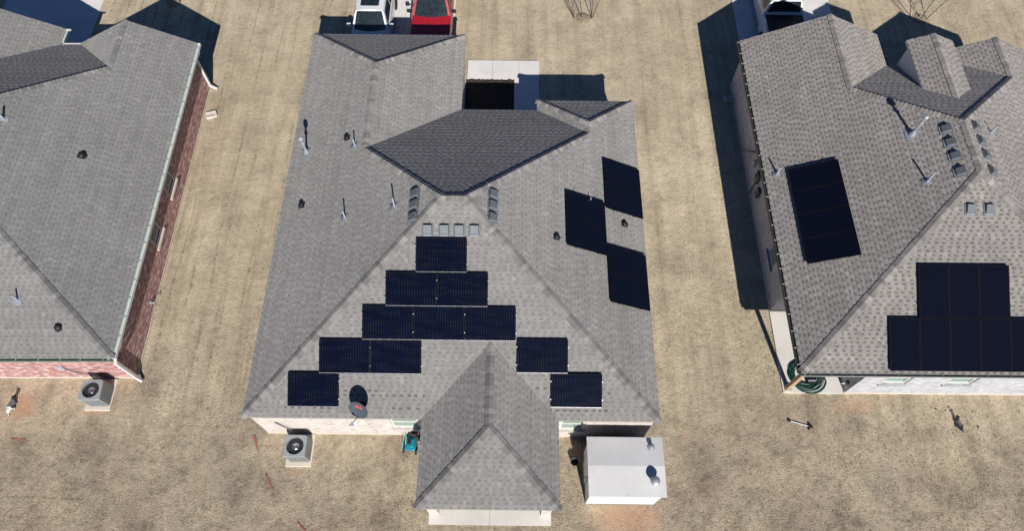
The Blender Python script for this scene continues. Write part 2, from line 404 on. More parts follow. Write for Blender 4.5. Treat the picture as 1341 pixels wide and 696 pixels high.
def shingle(mb, pl, polys, mat, tabs=(.09, .20), gaps=(.07, .15), low=.74, spread=.12, streaks=(), alt=0):
    """one slope: stepped courses of laminated tabs, each a raised piece of its own"""
    pieces = []
    for poly in polys:
        q = [pl.ab(pl.P(x, y)) for x, y in poly]
        ar = sum(q[i][0] * q[(i + 1) % len(q)][1] - q[(i + 1) % len(q)][0] * q[i][1] for i in range(len(q)))
        if ar < 0: q.reverse()
        pieces.append(q)
        mb.poly([pl.at(a, b, -.012) for a, b in q], mat, .6)
    A0 = min(p[0] for q in pieces for p in q); A1 = max(p[0] for q in pieces for p in q)
    B0 = min(p[1] for q in pieces for p in q); B1 = max(p[1] for q in pieces for p in q)
    i = 0; b = B0 - .001
    while b < B1:
        b1 = b + COURSE; a = A0 - random.random() * .6; up = random.random() < .5
        cb = random.gauss(1, .034) * (1 + (alt if i % 2 else -alt))
        while a < A1:
            w = random.uniform(*(tabs if up else gaps)); a1 = a + w
            if up: t = random.gauss(1.0, spread) ; t = min(1.28, max(.72, t))
            else: t = low * random.gauss(1, spread * .7)
            for (sa0, sa1, sb0, sb1, k) in streaks:
                if not up and sa0 < a < sa1 and sb0 < b < sb1: t *= k
            t *= cb
            l0, l1 = (.0105, .0035) if up else (.0075, .0010)
            cut = b + COURSE * random.uniform(.40, .62)
            bands = [(b, b1 - .022, t), (b1 - .022, b1, t * .95)] if up else [(b, cut, t), (cut, b1, min(1.12, max(.85, random.gauss(.97, spread))) * cb)]
            for (ba, bb, tt) in bands:
                rect = [(a, ba), (a1, ba), (a1, bb), (a, bb)]
                for q in pieces:
                    c = clip(rect, q)
                    if len(c) < 3: continue
                    hl = lambda p: l0 + (l1 - l0) * (p[1] - b) / COURSE
                    mb.poly([pl.at(p[0], p[1], hl(p)) for p in c], mat, tt)
                    for k in range(len(c)):
                        p, r = c[k], c[(k + 1) % len(c)]
                        low_edge = ba == b and abs(p[1] - b) < 1e-5 and abs(r[1] - b) < 1e-5
                        side = abs(p[0] - r[0]) < 1e-5 and up
                        if low_edge or side:
                            d = -.005
                            mb.poly([pl.at(p[0], p[1], hl(p)), pl.at(p[0], p[1], d), pl.at(r[0], r[1], d), pl.at(r[0], r[1], hl(r))], mat, tt * .85)
            a = a1; up = not up
        b = b1; i += 1
def caps(mb, P0, P1, pa, pb, mat, half=.15, expo=.15):
    """row of bent cap shingles up a hip or along a ridge from P0 to P1"""
    P0, P1 = Vector(P0), Vector(P1); d = P1 - P0; L = d.length; l = d.normalized()
    def flank(pl):
        f = pl.n.cross(l).normalized()
        return f if f.z < 0 or (abs(f.z) < 1e-6) else -f
    f1, f2 = flank(pa), flank(pb); up = (pa.n + pb.n).normalized()
    n = max(1, int(L / expo)); st = L / n
    for i in range(n):
        t = min(1.3, max(.66, random.gauss(.86, .17)))
        h0, h1 = .052, .036
        A = P0 + l * (i * st); B = P0 + l * ((i + 1) * st + .01)
        for f, pl in ((f1, pa), (f2, pb)):
            hw = half * random.uniform(.95, 1.05)
            a0 = A + up * h0; a1 = A + f * hw + pl.n * .032; b0 = B + up * h1; b1 = B + f * hw + pl.n * .020
            tt = t * random.gauss(1, .03)
            mb.poly([a0, a1, b1, b0] if (a1 - a0).cross(b1 - a0).dot(pl.n) > 0 else [a0, b0, b1, a1], mat, tt)
            mb.poly([a0, a1, a1 - pl.n * .03, a0 - up * .03], mat, tt * .85)
            mb.poly([a1, b1, b1 - pl.n * .025, a1 - pl.n * .025], mat, tt * .85)
def ring_strip(mb, pts, z0, z1, mat, closed=True, off=0):
    n = len(pts)
    for i in range(n if closed else n - 1):
        a, b = pts[i], pts[(i + 1) % n]
        mb.poly([(a[0], a[1], z0), (b[0], b[1], z0), (b[0], b[1], z1), (a[0], a[1], z1)], mat)
def offset_ring(pts, d):
    """outward offset of an axis-aligned counter-clockwise outline"""
    out = []; n = len(pts)
    for i in range(n):
        p, q, r = pts[i - 1], pts[i], pts[(i + 1) % n]
        def nr(a, b):
            L = math.hypot(b[0] - a[0], b[1] - a[1]); return ((b[1] - a[1]) / L, -(b[0] - a[0]) / L)
        n1, n2 = nr(p, q), nr(q, r)
        k = 1 + n1[0] * n2[0] + n1[1] * n2[1]
        out.append((q[0] + d * (n1[0] + n2[0]) / k, q[1] + d * (n1[1] + n2[1]) / k))
    return out
def wall_run(mb, a, b, z0, z1, mat, openings=(), depth=.10):
    """wall face from a to b (outside on the right hand of a->b) with real openings: (s0, s1, h0, h1)"""
    a, b = Vector((a[0], a[1], 0)), Vector((b[0], b[1], 0)); L = (b - a).length; d = (b - a) / L; nrm = Vector((d.y, -d.x, 0))
    xs = sorted({0, L, *[o[0] for o in openings], *[o[1] for o in openings]}); zs = sorted({z0, z1, *[o[2] for o in openings], *[o[3] for o in openings]})
    pt = lambda s, z, k=0: a + d * s + Vector((0, 0, z)) - nrm * k
    for i in range(len(xs) - 1):
        for j in range(len(zs) - 1):
            mx, mz = (xs[i] + xs[i + 1]) / 2, (zs[j] + zs[j + 1]) / 2
            if any(o[0] < mx < o[1] and o[2] < mz < o[3] for o in openings): continue
            mb.poly([pt(xs[i], zs[j]), pt(xs[i + 1], zs[j]), pt(xs[i + 1], zs[j + 1]), pt(xs[i], zs[j + 1])], mat)
    for (s0, s1, h0, h1) in openings:
        for (p, q) in (((s0, h0), (s1, h0)), ((s1, h0), (s1, h1)), ((s1, h1), (s0, h1)), ((s0, h1), (s0, h0))):
            mb.poly([pt(p[0], p[1]), pt(p[0], p[1], depth), pt(q[0], q[1], depth), pt(q[0], q[1])], mat)
    return lambda s, z, k=0: pt(s, z, k)
def window(parent, a, b, op, brick, frame_mat, pane_mat, depth=.10, sill_mat=None, label=None):
    """window part set into an opening of the wall run a->b: frame, with pane and sill as sub-parts"""
    a3, b3 = Vector((a[0], a[1], 0)), Vector((b[0], b[1], 0)); d = (b3 - a3).normalized(); nrm = Vector((d.y, -d.x, 0))
    s0, s1, h0, h1 = op
    T = Matrix((d, -nrm, Vector((0, 0, 1)))).transposed().to_4x4(); T.translation = a3
    f = MB(); w = .07; dy = depth * .55
    f.box(((s0 + s1) / 2, dy, h0 + w / 2), (s1 - s0 - .004, .05, w), frame_mat, T); f.box(((s0 + s1) / 2, dy, h1 - w / 2), (s1 - s0 - .004, .05, w), frame_mat, T)
    for s in (s0 + w / 2 + .002, s1 - w / 2 - .002): f.box((s, dy, (h0 + h1) / 2), (w, .05, h1 - h0 - 2 * w), frame_mat, T)
    f.box(((s0 + s1) / 2, dy - .005, (h0 + h1) / 2), (s1 - s0 - 2 * w, .04, .045), frame_mat, T)
    fo = f.build('window', parent)
    if label: fo['label'] = label
    p = MB(); p.box(((s0 + s1) / 2, dy + .012, (h0 + h1) / 2), (s1 - s0 - 2 * w + .01, .012, h1 - h0 - 2 * w + .01), pane_mat, T); p.build('pane', fo)
    sl = MB(); n = max(3, int((s1 - s0 + .16) / .085)); st = (s1 - s0 + .16) / n
    for i in range(n): sl.box((s0 - .08 + st * (i + .5), -.012, h0 - .058), (st - .010, .13, .105), sill_mat or brick, T)
    sl.box(((s0 + s1) / 2, -.004, h0 - .062), (s1 - s0 + .158, .10, .09), M['cream'], T)
    sl.build('sill', fo, uv=True)
def gutter(parent, p0, p1, out, z, side, inner, hang, step=.76, w=.115, h=.12):
    """open trough along p0->p1; 'out' is the outward horizontal direction"""
    p0, p1 = Vector((*p0, z)), Vector((*p1, z)); o = Vector((*out, 0)); L = (p1 - p0).length; d = (p1 - p0) / L; U = Vector((0, 0, 1))
    T = Matrix((d, o, U)).transposed().to_4x4(); T.translation = p0
    if T.determinant() < 0:
        T = Matrix((-d, o, U)).transposed().to_4x4(); T.translation = p1
    g = MB(); t = .012
    g.box((L / 2, .006, -h / 2), (L, t, h), side, T); g.box((L / 2, w - .006, -h / 2 + .004), (L, t, h + .008), side, T); g.box((L / 2, w / 2, -h + .006), (L, w - 2 * t, t), inner, T)
    g.box((L / 2, w * .5, -h * .42), (L, w - 2.2 * t, .006), inner, T)
    for x in (.006, L - .006): g.box((x, w / 2, -h / 2 - .002), (t, w - 2 * t - .004, h), side, T)
    g.box((L / 2, w + .002, .004), (L, .016, .010), inner, T)
    x = .3
    while x < L: g.box((x, w * .5, .002), (.018, w * .82, .010), hang, T); x += step * random.uniform(.92, 1.08)
    return g.build('gutter', parent)
def downspout(parent, pts, mat, r=.038):
    m = MB()
    for i in range(len(pts) - 1):
        a, b = Vector(pts[i]), Vector(pts[i + 1]); d = (b - a).normalized()
        u = Vector((1, 0, 0)) if abs(d.x) < .9 else Vector((0, 1, 0)); u = (u - d * u.dot(d)).normalized(); w = d.cross(u)
        V = []
        for p in (a - d * .015, b + d * .015):
            for sx, sy in ((-1, -1), (1, -1), (1, 1), (-1, 1)): V.append(p + u * sx * r + w * sy * r * 1.2)
        m.mesh(V, [(0, 1, 5, 4), (1, 2, 6, 5), (2, 3, 7, 6), (3, 0, 4, 7), (3, 2, 1, 0), (4, 5, 6, 7)], mat)
    return m.build('downspout', parent)

# -------- fittings that belong to a roof (sub-parts of the roof)
def box_vent(roof, pl, x, y):
    T = pl.frame(x, y, .02); m = MB()
    m.box((0, -.01, .004), (.40, .42, .008), M['vent_grey'], T)
    a, bq = .155, .165
    V = [(-a, -bq, .008), (a, -bq, .008), (a, bq, .008), (-a, bq, .008), (-a * .88, -bq * .80, .075), (a * .88, -bq * .80, .075), (a * .88, bq * .9, .125), (-a * .88, bq * .9, .125)]
    m.mesh(V, [(4, 5, 6, 7), (0, 1, 5, 4), (1, 2, 6, 5), (2, 3, 7, 6), (3, 0, 4, 7)], M['vent_grey'], T)
    m.box((0, -bq - .025, .012), (.28, .05, .016), M['lead'], T)
    m.build('box_vent', roof)
def dome_vent(roof, pl, x, y, s=1.0):
    s = s * .82; T = pl.frame(x, y, .02); m = MB()
    m.box((0, 0, .004), (.30 * s, .32 * s, .008), M['vent_black'], T, bev=.02)
    m.lathe([(.085 * s, .006), (.085 * s, .06 * s), (.135 * s, .062 * s), (.14 * s, .09 * s), (.11 * s, .135 * s), (.06 * s, .155 * s), (0.001, .16 * s)], M['vent_black'], 18, T)
    m.box((0, -.14 * s, .03 * s), (.09 * s, .12 * s, .05 * s), M['vent_black'], T)
    m.build('dome_vent', roof, smooth=35)
def vent_pipe(roof, pl, x, y, h, r=.035, name='vent_pipe'):
    r = r * .8
    m = MB(); b = pl.P(x, y, .0); T = pl.frame(x, y, .022)
    m.box((0, -.02, .003), (.26, .30, .006), M['lead'], T, bev=.02)
    m.cyl(b - Vector((0, 0, .02)), b + Vector((0, 0, .13)), r * 2.3, r * 1.12, M['lead'], 14)
    m.cyl(b, b + Vector((0, 0, h)), r, r, M['pvc'], 14, caps=False)
    m.cyl(b + Vector((0, 0, h - .012)), b + Vector((0, 0, h - .010)), r * .97, r * .97, M['black'], 14)
    m.build(name, roof, smooth=40)
def flue(roof, pl, x, y, h):
    m = MB(); b = pl.P(x, y); T = pl.frame(x, y, .022)
    m.box((0, -.02, .004), (.38, .42, .008), M['lead'], T, bev=.02)
    m.cyl(b - Vector((0, 0, .03)), b + Vector((0, 0, .2)), .13, .068, M['galv'], 18)
    m.cyl(b, b + Vector((0, 0, h)), .045, .045, M['galv'], 18)
    m.lathe([(.056, h - .26), (.078, h - .25), (.078, h - .23), (.056, h - .22)], M['galv'], 18, None, tuple(b))
    m.lathe([(.062, h - .03), (.095, h - .02), (.105, h + .05), (.105, h + .10), (.07, h + .15), (.001, h + .17)], M['galv'], 18, None, tuple(b))
    m.build('flue_pipe', roof, smooth=35)

# ================================================================ THE MIDDLE HOUSE
e, p = 2.55, .5265
W, vB, uG, vG, uW, vW = 14.03, 13.23, 6.79, 17.47, 9.98, 13.76
g = uG / 2; ww = (W - uW) / 2; wm = uW + ww; A = vB / 2
house = thing('house', 'middle house of cream brick with a stepped pyramid of solar panels and a hipped porch', 'house')
plL = Plane((0, 0, e), (p, 0)); plR = Plane((W, 0, e), (-p, 0)); plF = Plane((0, 0, e), (0, p)); plB = Plane((0, vB, e), (0, -p))
plGr = Plane((uG, 0, e), (-p, 0)); plGb = Plane((0, vG, e), (0, -p)); plWl = Plane((uW, 0, e), (p, 0)); plWb = Plane((0, vW, e), (0, -p))
pL, pR, pd = 6.035, 10.63, 2.895; pm = (pL + pR) / 2; ph = (pR - pL) / 2
plPl = Plane((pL, 0, e), (p, 0)); plPr = Plane((pR, 0, e), (-p, 0)); plPf = Plane((0, -pd, e), (0, p))
mb = MB(); rm = M['roof_mid']
kw = dict(low=.80, spread=.060, tabs=(.09, .17), gaps=(.085, .14))
shingle(mb, plL, [[(0, 0), (A, A), (g, vB - g), (0, vB - g)], [(0, vB - g), (g, vB - g), (g, vG - g), (0, vG)]], rm, **kw)
shingle(mb, plR, [[(W, 0), (W, vB - ww), (wm, vB - ww), (W - A, A)], [(W, vB - ww), (W, vW), (wm, vW - ww), (wm, vB - ww)]], rm, **kw)
shingle(mb, plF, [[(0, 0), (W, 0), (W - A, A), (A, A)]], rm, streaks=[(1.2, 1.9, .2, .34, .58), (2.2, 3.1, .2, .34, .62), (3.3, 6.1, .62, .80, .62), (3.0, 4.6, .78, .9, .7), (4.9, 6.1, .18, .3, .6), (10.2, 12.2, .18, .34, .58), (9.8, 10.5, .9, 1.05, .62), (12.0, 12.4, .78, .95, .62)], **kw)
shingle(mb, plB, [[(uG - .02, vB), (uW + .02, vB), (wm, vB - ww), (W - A, A), (A, A), (g, vB - g)]], rm, alt=.11, **kw)
shingle(mb, plGr, [[(uG, vB), (uG, vG), (g, vG - g), (g, vB - g)]], rm, **kw)
shingle(mb, plGb, [[(0, vG), (g, vG - g), (uG, vG)]], rm, alt=.10, **kw)
shingle(mb, plWl, [[(uW, vB), (wm, vB - ww), (wm, vW - ww), (uW, vW)]], rm, **kw)
shingle(mb, plWb, [[(uW, vW), (wm, vW - ww), (W, vW)]], rm, alt=.10, **kw)
shingle(mb, plPl, [[(pL, -pd), (pm, -pd + ph), (pm, ph), (pL, 0)]], rm, **kw)
shingle(mb, plPr, [[(pR, -pd), (pR, 0), (pm, ph), (pm, -pd + ph)]], rm, **kw)
shingle(mb, plPf, [[(pL, -pd), (pR, -pd), (pm, -pd + ph)]], rm, **kw)
roof = mb.build('roof', house, tone=True)
mb = MB()
H = lambda pl, x, y: pl.P(x, y)
for a, b, p1, p2 in (((0, 0), (A, A), plL, plF), ((W, 0), (W - A, A), plR, plF), ((g, vB - g), (A, A), plL, plB), ((wm, vB - ww), (W - A, A), plR, plB),
                     ((A, A), (W - A, A), plF, plB), ((g, vB - g), (g, vG - g), plL, plGr), ((0, vG), (g, vG - g), plL, plGb), ((uG, vG), (g, vG - g), plGr, plGb),
                     ((wm, vB - ww), (wm, vW - ww), plR, plWl), ((uW, vW), (wm, vW - ww), plWl, plWb), ((W, vW), (wm, vW - ww), plR, plWb),
                     ((pL, -pd), (pm, -pd + ph), plPl, plPf), ((pR, -pd), (pm, -pd + ph), plPr, plPf), ((pm, -pd + ph), (pm, ph), plPl, plPr)):
    caps(mb, p1.P(*a), p1.P(*b), p1, p2, rm)
mb.build('ridge_cap', roof, tone=True)
# eaves
eave = [(0, 0), (W, 0), (W, vW), (uW, vW), (uW, vB), (uG, vB), (uG, vG), (0, vG)]
m = MB(); ring_strip(m, eave, e - .17, e - .014, M['tan'])
ring_strip(m, [(pL, -.02), (pL, -pd), (pR, -pd), (pR, -.02)], e - .17, e - .014, M['tan'], closed=False)
m.build('fascia', house)
m = MB(); m.poly([(x, y, e - .165) for x, y in offset_ring(eave, -.004)], M['soffit']); m.poly([(pL + .004, -pd + .004, e - .163), (pR - .004, -pd + .004, e - .163), (pR - .004, -.004, e - .163), (pL + .004, -.004, e - .163)], M['soffit']); m.build('soffit', house)
# walls
wl = [(.12, .09), (13.91, .09), (13.91, 13.55), (10.10, 13.55), (10.10, 13.08), (6.67, 13.08), (6.67, 17.30), (.12, 17.30)]
m = MB(); wz = e - .167
op_f = [(4.74, 5.72, .98, 2.22), (10.62, 11.49, .96, 2.22)]
wall_run(m, wl[0], wl[1], 0, wz, M['brick_cream'], op_f)
for i in range(1, len(wl)): wall_run(m, wl[i], wl[(i + 1) % len(wl)], 0, wz, M['brick_cream'])
m.build('wall', house, uv=True)
for o in op_f: window(house, wl[0], wl[1], o, M['brick_cream'], M['white'], M['glass'])
m = MB(); fr = offset_ring(wl, .022); ring_strip(m, fr, 0, .13, M['concrete_pink'])
for i in range(len(wl)):
    a, b, c, d = fr[i], fr[(i + 1) % len(wl)], wl[(i + 1) % len(wl)], wl[i]
    m.poly([(a[0], a[1], .13), (b[0], b[1], .13), (c[0], c[1], .13), (d[0], d[1], .13)], M['concrete_pink'])
m.build('foundation', house)
m = MB()   # garage door on the drive side
for i in range(4): m.box((3.4, 17.325, .32 + i * .53), (4.9, .04, .515), M['white'], bev=.01)
m.build('garage_door', house)
for x in (pL + .36, pR - .36):
    m = MB(); m.box((x, -pd + .36, 1.19), (.34, .34, 2.38), M['brick_cream']); m.build('porch_post', house, uv=True)
m = MB(); m.tube([(.82, .055, 1.62), (.95, .045, 1.2), (1.15, .03, .75), (1.3, .0, .4)], .022, M['ac_fin']); m.build('conduit', house)
m = MB(); m.box((3.62, .045, 1.62), (.22, .09, .16), M['white'], bev=.02); m.tube([(4.0, .08, 2.3), (4.05, .08, 1.2), (4.2, .08, .3)], .006, M['soffit']); m.build('cable_box', house)
# roof fittings
flue(roof, plL, .75, 10.62, .86)
for x, y, h in ((2.96, 10.1, .46), (2.96, 6.9, .50), (4.91, 6.75, .58)): vent_pipe(roof, plL, x, y, h)
dome_vent(roof, plL, 2.58, 10.62, .95); dome_vent(roof, plL, .98, 8.05, 1.0)
for y in (7.03, 6.57, 6.08): box_vent(roof, plL, 5.66, y); box_vent(roof, plR, 8.33, y)
for x in (6.17, 6.73, 7.23, 7.74): box_vent(roof, plF, x, 5.62)
dome_vent(roof, plR, 10.55, 6.02, .9); dome_vent(roof, plR, 13.22, 7.42, .95); vent_pipe(roof, plR, 11.9, 7.98, .30, .025)

# ================================================================ SOLAR PANELS
def make_panel(w, h, cell, label, group, bright=True):
    root = thing('solar_panel', label, 'solar panel', group=group)
    f = MB(); t = .03
    for c, d in (((0, -h / 2 + t / 2, 0), (w, t, .04)), ((0, h / 2 - t / 2, 0), (w, t, .04)), ((-w / 2 + t / 2, 0, 0), (t, h - 2 * t, .04)), ((w / 2 - t / 2, 0, 0), (t, h - 2 * t, .04))): f.box(c, d, M['alu'])
    if bright: f.box((0, -h / 2 + .004, .0215), (w - .01, .011, .003), M['alu_edge'])
    f.build('frame', root)
    c = MB(); c.box((0, 0, .006), (w - 2 * t, h - 2 * t, .016), cell); c.build('cells', root)
    for y in (-h * .27, h * .27):
        r = MB(); r.box((0, y, -.055), (w - .02, .04, .05), M['alu']); r.build('rail', root)
        for x in (-1, 1):
            k = MB(); k.box((x * (w / 2 + .008), y, .012), (.022, .036, .045), M['alu_edge'] if bright else M['alu']); k.build('clamp', root)
    return root
LIFT = .115
def place_panel(proto, mat, label, first):
    o = proto if first else copy_tree(proto)
    o.matrix_world = mat; o['label'] = label; return o
G1 = 'landscape solar panels stepped up the front slope of the middle house'
pw, phh = 1.704, 1.122; cosp = 1 / math.sqrt(1 + p * p); step = 1.012
P1 = make_panel(pw, phh, M['cell_a'], 'x', G1)
rows = [(5.80, 5.36, 'lone solar panel at the top of the stepped array, under the row of box vents'),
        (4.80, 4.35, 'left solar panel of the pair in the second row of the stepped array'), (6.515, 4.35, 'right solar panel of the pair in the second row of the stepped array'),
        (4.03, 3.345, 'leftmost solar panel of the row of three in the stepped array'), (5.745, 3.345, 'middle solar panel of the row of three in the stepped array'), (7.46, 3.345, 'rightmost solar panel of the row of three in the stepped array'),
        (2.60, 2.335, 'left solar panel of the pair left of the porch ridge'), (4.315, 2.335, 'right solar panel of the pair left of the porch ridge'),
        (1.565, 1.335, 'solar panel at the lower left end of the stepped array, left of the dish'),
        (9.21, 2.405, 'single solar panel just right of the porch ridge, corner to corner with the one below'),
        (10.36, 1.395, 'single solar panel at the lower right end of the stepped array above the white shed')]
for i, (x, v, lab) in enumerate(rows):
    place_panel(P1, plF.frame(x + pw / 2, v - phh / 2 * cosp, LIFT), lab, i == 0)
G2 = 'portrait solar panels paired on the right slope of the middle house'
P2 = make_panel(1.130, 1.715, M['cell_b'], 'x', G2, False)
k = 0
for (x0, v1, wh) in ((12.43, 10.12, 'the pair nearest the back eave'), (10.86, 8.05, 'the pair farthest up the slope'), (12.40, 6.24, 'the pair nearest the porch side')):
    for j, side in enumerate(('back', 'front')):
        place_panel(P2, plR.frame(x0 + .775, v1 - .568 - j * 1.135, LIFT), '%s solar panel of %s, right slope' % (side, wh), k == 0); k += 1

# ================================================================ THE LEFT HOUSE
lo = (-4.933, 2.011, .0126)
pl_ = .5183; LW, LB, LGv, lw = 16.0, 14.75, 14.84, 2.5786; gr = 6.02; gv = 15.67; gw = 3.3
lhouse = thing('house', 'left house of red brick under a plain grey roof with green gutters', 'house', (lo[0], lo[1], 0), lo[2])
ML = Matrix.Translation((lo[0], lo[1], 0)) @ Matrix.Rotation(lo[2], 4, 'Z')
qR = Plane((0, 0, e), (-pl_, 0)); qF = Plane((0, 0, e), (0, pl_)); qB = Plane((0, LB, e), (0, -pl_)); qL = Plane((-LW, 0, e), (pl_, 0))
qWl = Plane((-2 * lw, 0, e), (pl_, 0)); qGr = Plane((-gr, 0, e), (-pl_, 0)); qGl = Plane((-gr - 2 * gw, 0, e), (pl_, 0))
LA = LB / 2; rl = M['roof_left']; mb = MB(); kl = dict(low=.80, spread=.050, tabs=(.09, .16), gaps=(.085, .14))
shingle(mb, qR, [[(0, 0), (0, LB - lw), (-lw, LB - lw), (-LA, LA)], [(0, LB - lw), (0, LGv), (-lw, LGv), (-lw, LB - lw)]], rl, **kl)
shingle(mb, qF, [[(0, 0), (-LA, LA), (-LW + LA, LA), (-LW, 0)]], rl, **kl)
shingle(mb, qB, [[(-2 * lw + .02, LB), (-lw, LB - lw), (-LA, LA), (-LW + LA, LA), (-LW, LB)]], rl, alt=.10, **kl)
shingle(mb, qL, [[(-LW, 0), (-LW, LB), (-LW + LA, LA)]], rl, **kl)
shingle(mb, qWl, [[(-2 * lw, LB), (-2 * lw, LGv), (-lw, LGv), (-lw, LB - lw)]], rl, **kl)
shingle(mb, qGr, [[(-gr, LB), (-gr, gv), (-gr - gw, gv), (-gr - gw, LB - gw)]], rl, **kl)
shingle(mb, qGl, [[(-gr - 2 * gw, LB), (-gr - gw, LB - gw), (-gr - gw, gv), (-gr - 2 * gw, gv)]], rl, **kl)
lroof = mb.build('roof', lhouse, tone=True)
mb = MB()
for a, b, p1, p2 in (((0, 0), (-LA, LA), qR, qF), ((-lw, LB - lw), (-LA, LA), qR, qB), ((-lw, LB - lw), (-lw, LGv), qR, qWl), ((-LW, 0), (-LW + LA, LA), qL, qF),
                     ((-LW, LB), (-LW + LA, LA), qL, qB), ((-LW + LA, LA), (-LA, LA), qF, qB), ((-gr - gw, LB - gw), (-gr - gw, gv), qGr, qGl)):
    caps(mb, p1.P(*a), p1.P(*b), p1, p2, rl, half=.13)
mb.build('ridge_cap', lroof, tone=True)
leave = [(0, 0), (0, LGv), (-2 * lw, LGv), (-2 * lw, LB), (-gr, LB), (-gr, gv), (-gr - 2 * gw, gv), (-gr - 2 * gw, LB), (-LW, LB), (-LW, 0)]
m = MB(); z0, z1 = e - .19, e - .015
def rake(m, xa, xb, y, pl, h=.17, mat=None):
    m.poly([(xa, y, pl.z(xa, 0) - h), (xb, y, pl.z(xb, 0) - h), (xb, y, pl.z(xb, 0) - .013), (xa, y, pl.z(xa, 0) - .013)], mat or M['white'])
for a, b in ((0, 1), (2, 3), (3, 4), (4, 5), (6, 7), (7, 8), (8, 9), (9, 0)):
    P, Q = leave[a], leave[b]; m.poly([(P[0], P[1], z0), (Q[0], Q[1], z0), (Q[0], Q[1], z1), (P[0], P[1], z1)], M['white'])
rake(m, 0, -lw, LGv - .004, qR); rake(m, -lw, -2 * lw, LGv - .004, qWl); rake(m, -gr, -gr - gw, gv - .004, qGr); rake(m, -gr - gw, -gr - 2 * gw, gv - .004, qGl)
# the bright metal edge left showing beside the entry valley
m.box((-(2 * lw + gr) / 2, LB + .03, e + .005), (gr - 2 * lw, .07, .03), M['white']); m.box((-gr + .035, (LB + gv) / 2, e + .005), (.07, gv - LB, .03), M['green_gutter']); m.box((-gr + .06, gv - .06, e + .01), (.26, .09, .03), M['white'])
m.build('fascia', lhouse)
m = MB(); m.poly([(x, y, e - .185) for x, y in reversed(leave)], M['soffit']); m.build('soffit', lhouse)
lwz = e - .187
lwl = [(-.29, .14), (-.29, 14.58), (-4.87, 14.58), (-4.87, 14.50), (-6.27, 14.50), (-6.27, 15.40), (-12.37, 15.40), (-12.37, 14.5), (-15.7, 14.5), (-15.7, .14)]
m = MB(); opl = [(5.13, 6.02, .98, 2.22), (7.55, 8.45, .98, 2.22)]
wall_run(m, lwl[0], lwl[1], 0, lwz, M['brick_red'], opl)
for i in range(1, len(lwl)): wall_run(m, lwl[i], lwl[(i + 1) % len(lwl)], 0, lwz, M['brick_red'])
m.poly([(-.29, 14.58, lwz), (-4.87, 14.58, lwz), (-4.87, 14.58, qWl.z(-4.87, 0) - .05), (-lw, 14.58, qR.z(-lw, 0) - .05), (-.29, 14.58, qR.z(-.29, 0) - .05)], M['brick_red'])
m.poly([(-6.27, 15.40, lwz), (-12.37, 15.40, lwz), (-12.37, 15.40, qGl.z(-12.37, 0) - .05), (-gr - gw, 15.40, qGr.z(-gr - gw, 0) - .05), (-6.27, 15.40, qGr.z(-6.27, 0) - .05)], M['brick_red'])
m.build('wall', lhouse, uv=True)
for o in opl: window(lhouse, lwl[0], lwl[1], o, M['brick_red'], M['white'], M['glass_dark'], sill_mat=M['concrete_pink'])
m = MB(); fr = offset_ring(lwl, .02); ring_strip(m, fr, 0, .10, M['concrete_pink'])
for i in range(len(lwl)):
    a, b, c, d = fr[i], fr[(i + 1) % len(lwl)], lwl[(i + 1) % len(lwl)], lwl[i]
    m.poly([(a[0], a[1], .10), (b[0], b[1], .10), (c[0], c[1], .10), (d[0], d[1], .10)], M['concrete_pink'])
m.build('foundation', lhouse)
m = MB(); m.box((-8, .105, lwz - .12), (15.3, .06, .2), M['cream']); m.build('frieze_board', lhouse)
gutter(lhouse, (.004, .0), (.004, LGv), (1, 0), e - .012, M['white'], M['green_gutter'], M['galv'])
gutter(lhouse, (-LW, -.004), (0.0, -.004), (0, -1), e - .02, M['green_dark'], M['green_dark'], M['green_gutter'], w=.09)
downspout(lhouse, [(.06, -.02, e - .16), (.0, .0, e - .34), (-.20, .06, e - .62), (-.20, .06, .22), (-.05, -.02, .10)], M['white'], .045)
downspout(lhouse, [(.06, 14.45, e - .14), (.02, 14.45, e - .3), (-.22, 14.45, e - .62), (-.22, 14.45, .2), (.06, 14.36, .10)], M['white'], .042)
m = MB(); m.box((-.25, 3.05, .52), (.08, .10, .14), M['galv'], bev=.01); m.cyl((-.28, 3.05, .52), (-.08, 3.05, .50), .028, .02, M['galv']); m.cyl((-.10, 3.05, .50), (-.10, 3.05, .40), .02, .02, M['vent_black']); m.build('hose_bib', lhouse, smooth=35)
m = MB(); m.box((-2.55, .10, 1.25), (.24, .08, .22), M['pvc'], bev=.02); m.tube([(-2.45, .10, 1.2), (-2.2, .07, .75), (-1.8, .06, .66), (-1.5, .04, .6), (-1.25, -.1, .45)], .022, M['ac_fin']); m.box((-1.62, -.0, .42), (.16, .12, .3), M['white'], bev=.02); m.build('conduit', lhouse)
vent_pipe(lroof, qR, -4.94, 8.5, .42, .045); dome_vent(lroof, qR, -2.49, 7.72, 1.05)
vent_pipe(lroof, qF, -3.26, 1.80, .42, .04); dome_vent(lroof, qF, -1.84, .96, 1.0)

# ================================================================ THE RIGHT HOUSE
ro = (19.087, 1.773, .0023)
pr = .4567; RA, fa, fb, RB = 6.43, 1.0116, .9203, 14.62; A2 = 12.637; w1, w3, RG = 3.4537, 2.5848, 15.535; w2, RG2 = 2.2329, 14.854
rhouse = thing('house', 'right house of pale brick with a gabled dormer and two blocks of black solar panels', 'house', (ro[0], ro[1], 0), ro[2])
MR = Matrix.Translation((ro[0], ro[1], 0)) @ Matrix.Rotation(ro[2], 4, 'Z')
RW = 2 * RA
tL = Plane((0, 0, e), (pr, 0)); tR = Plane((RW, 0, e), (-pr, 0)); tF = Plane((0, 0, e), (0, pr / fa)); tB = Plane((0, RB, e), (0, -pr / fb))
e3 = e + pr * (w1 - w3); tW1 = Plane((w1 + w3, 0, e3), (-pr, 0))
rx = RW - w2; tW2 = Plane((rx - w2, 0, e), (pr, 0))
rr = M['roof_right']; mb = MB(); kr = dict(low=.56, spread=.065, tabs=(.12, .185), gaps=(.085, .14))
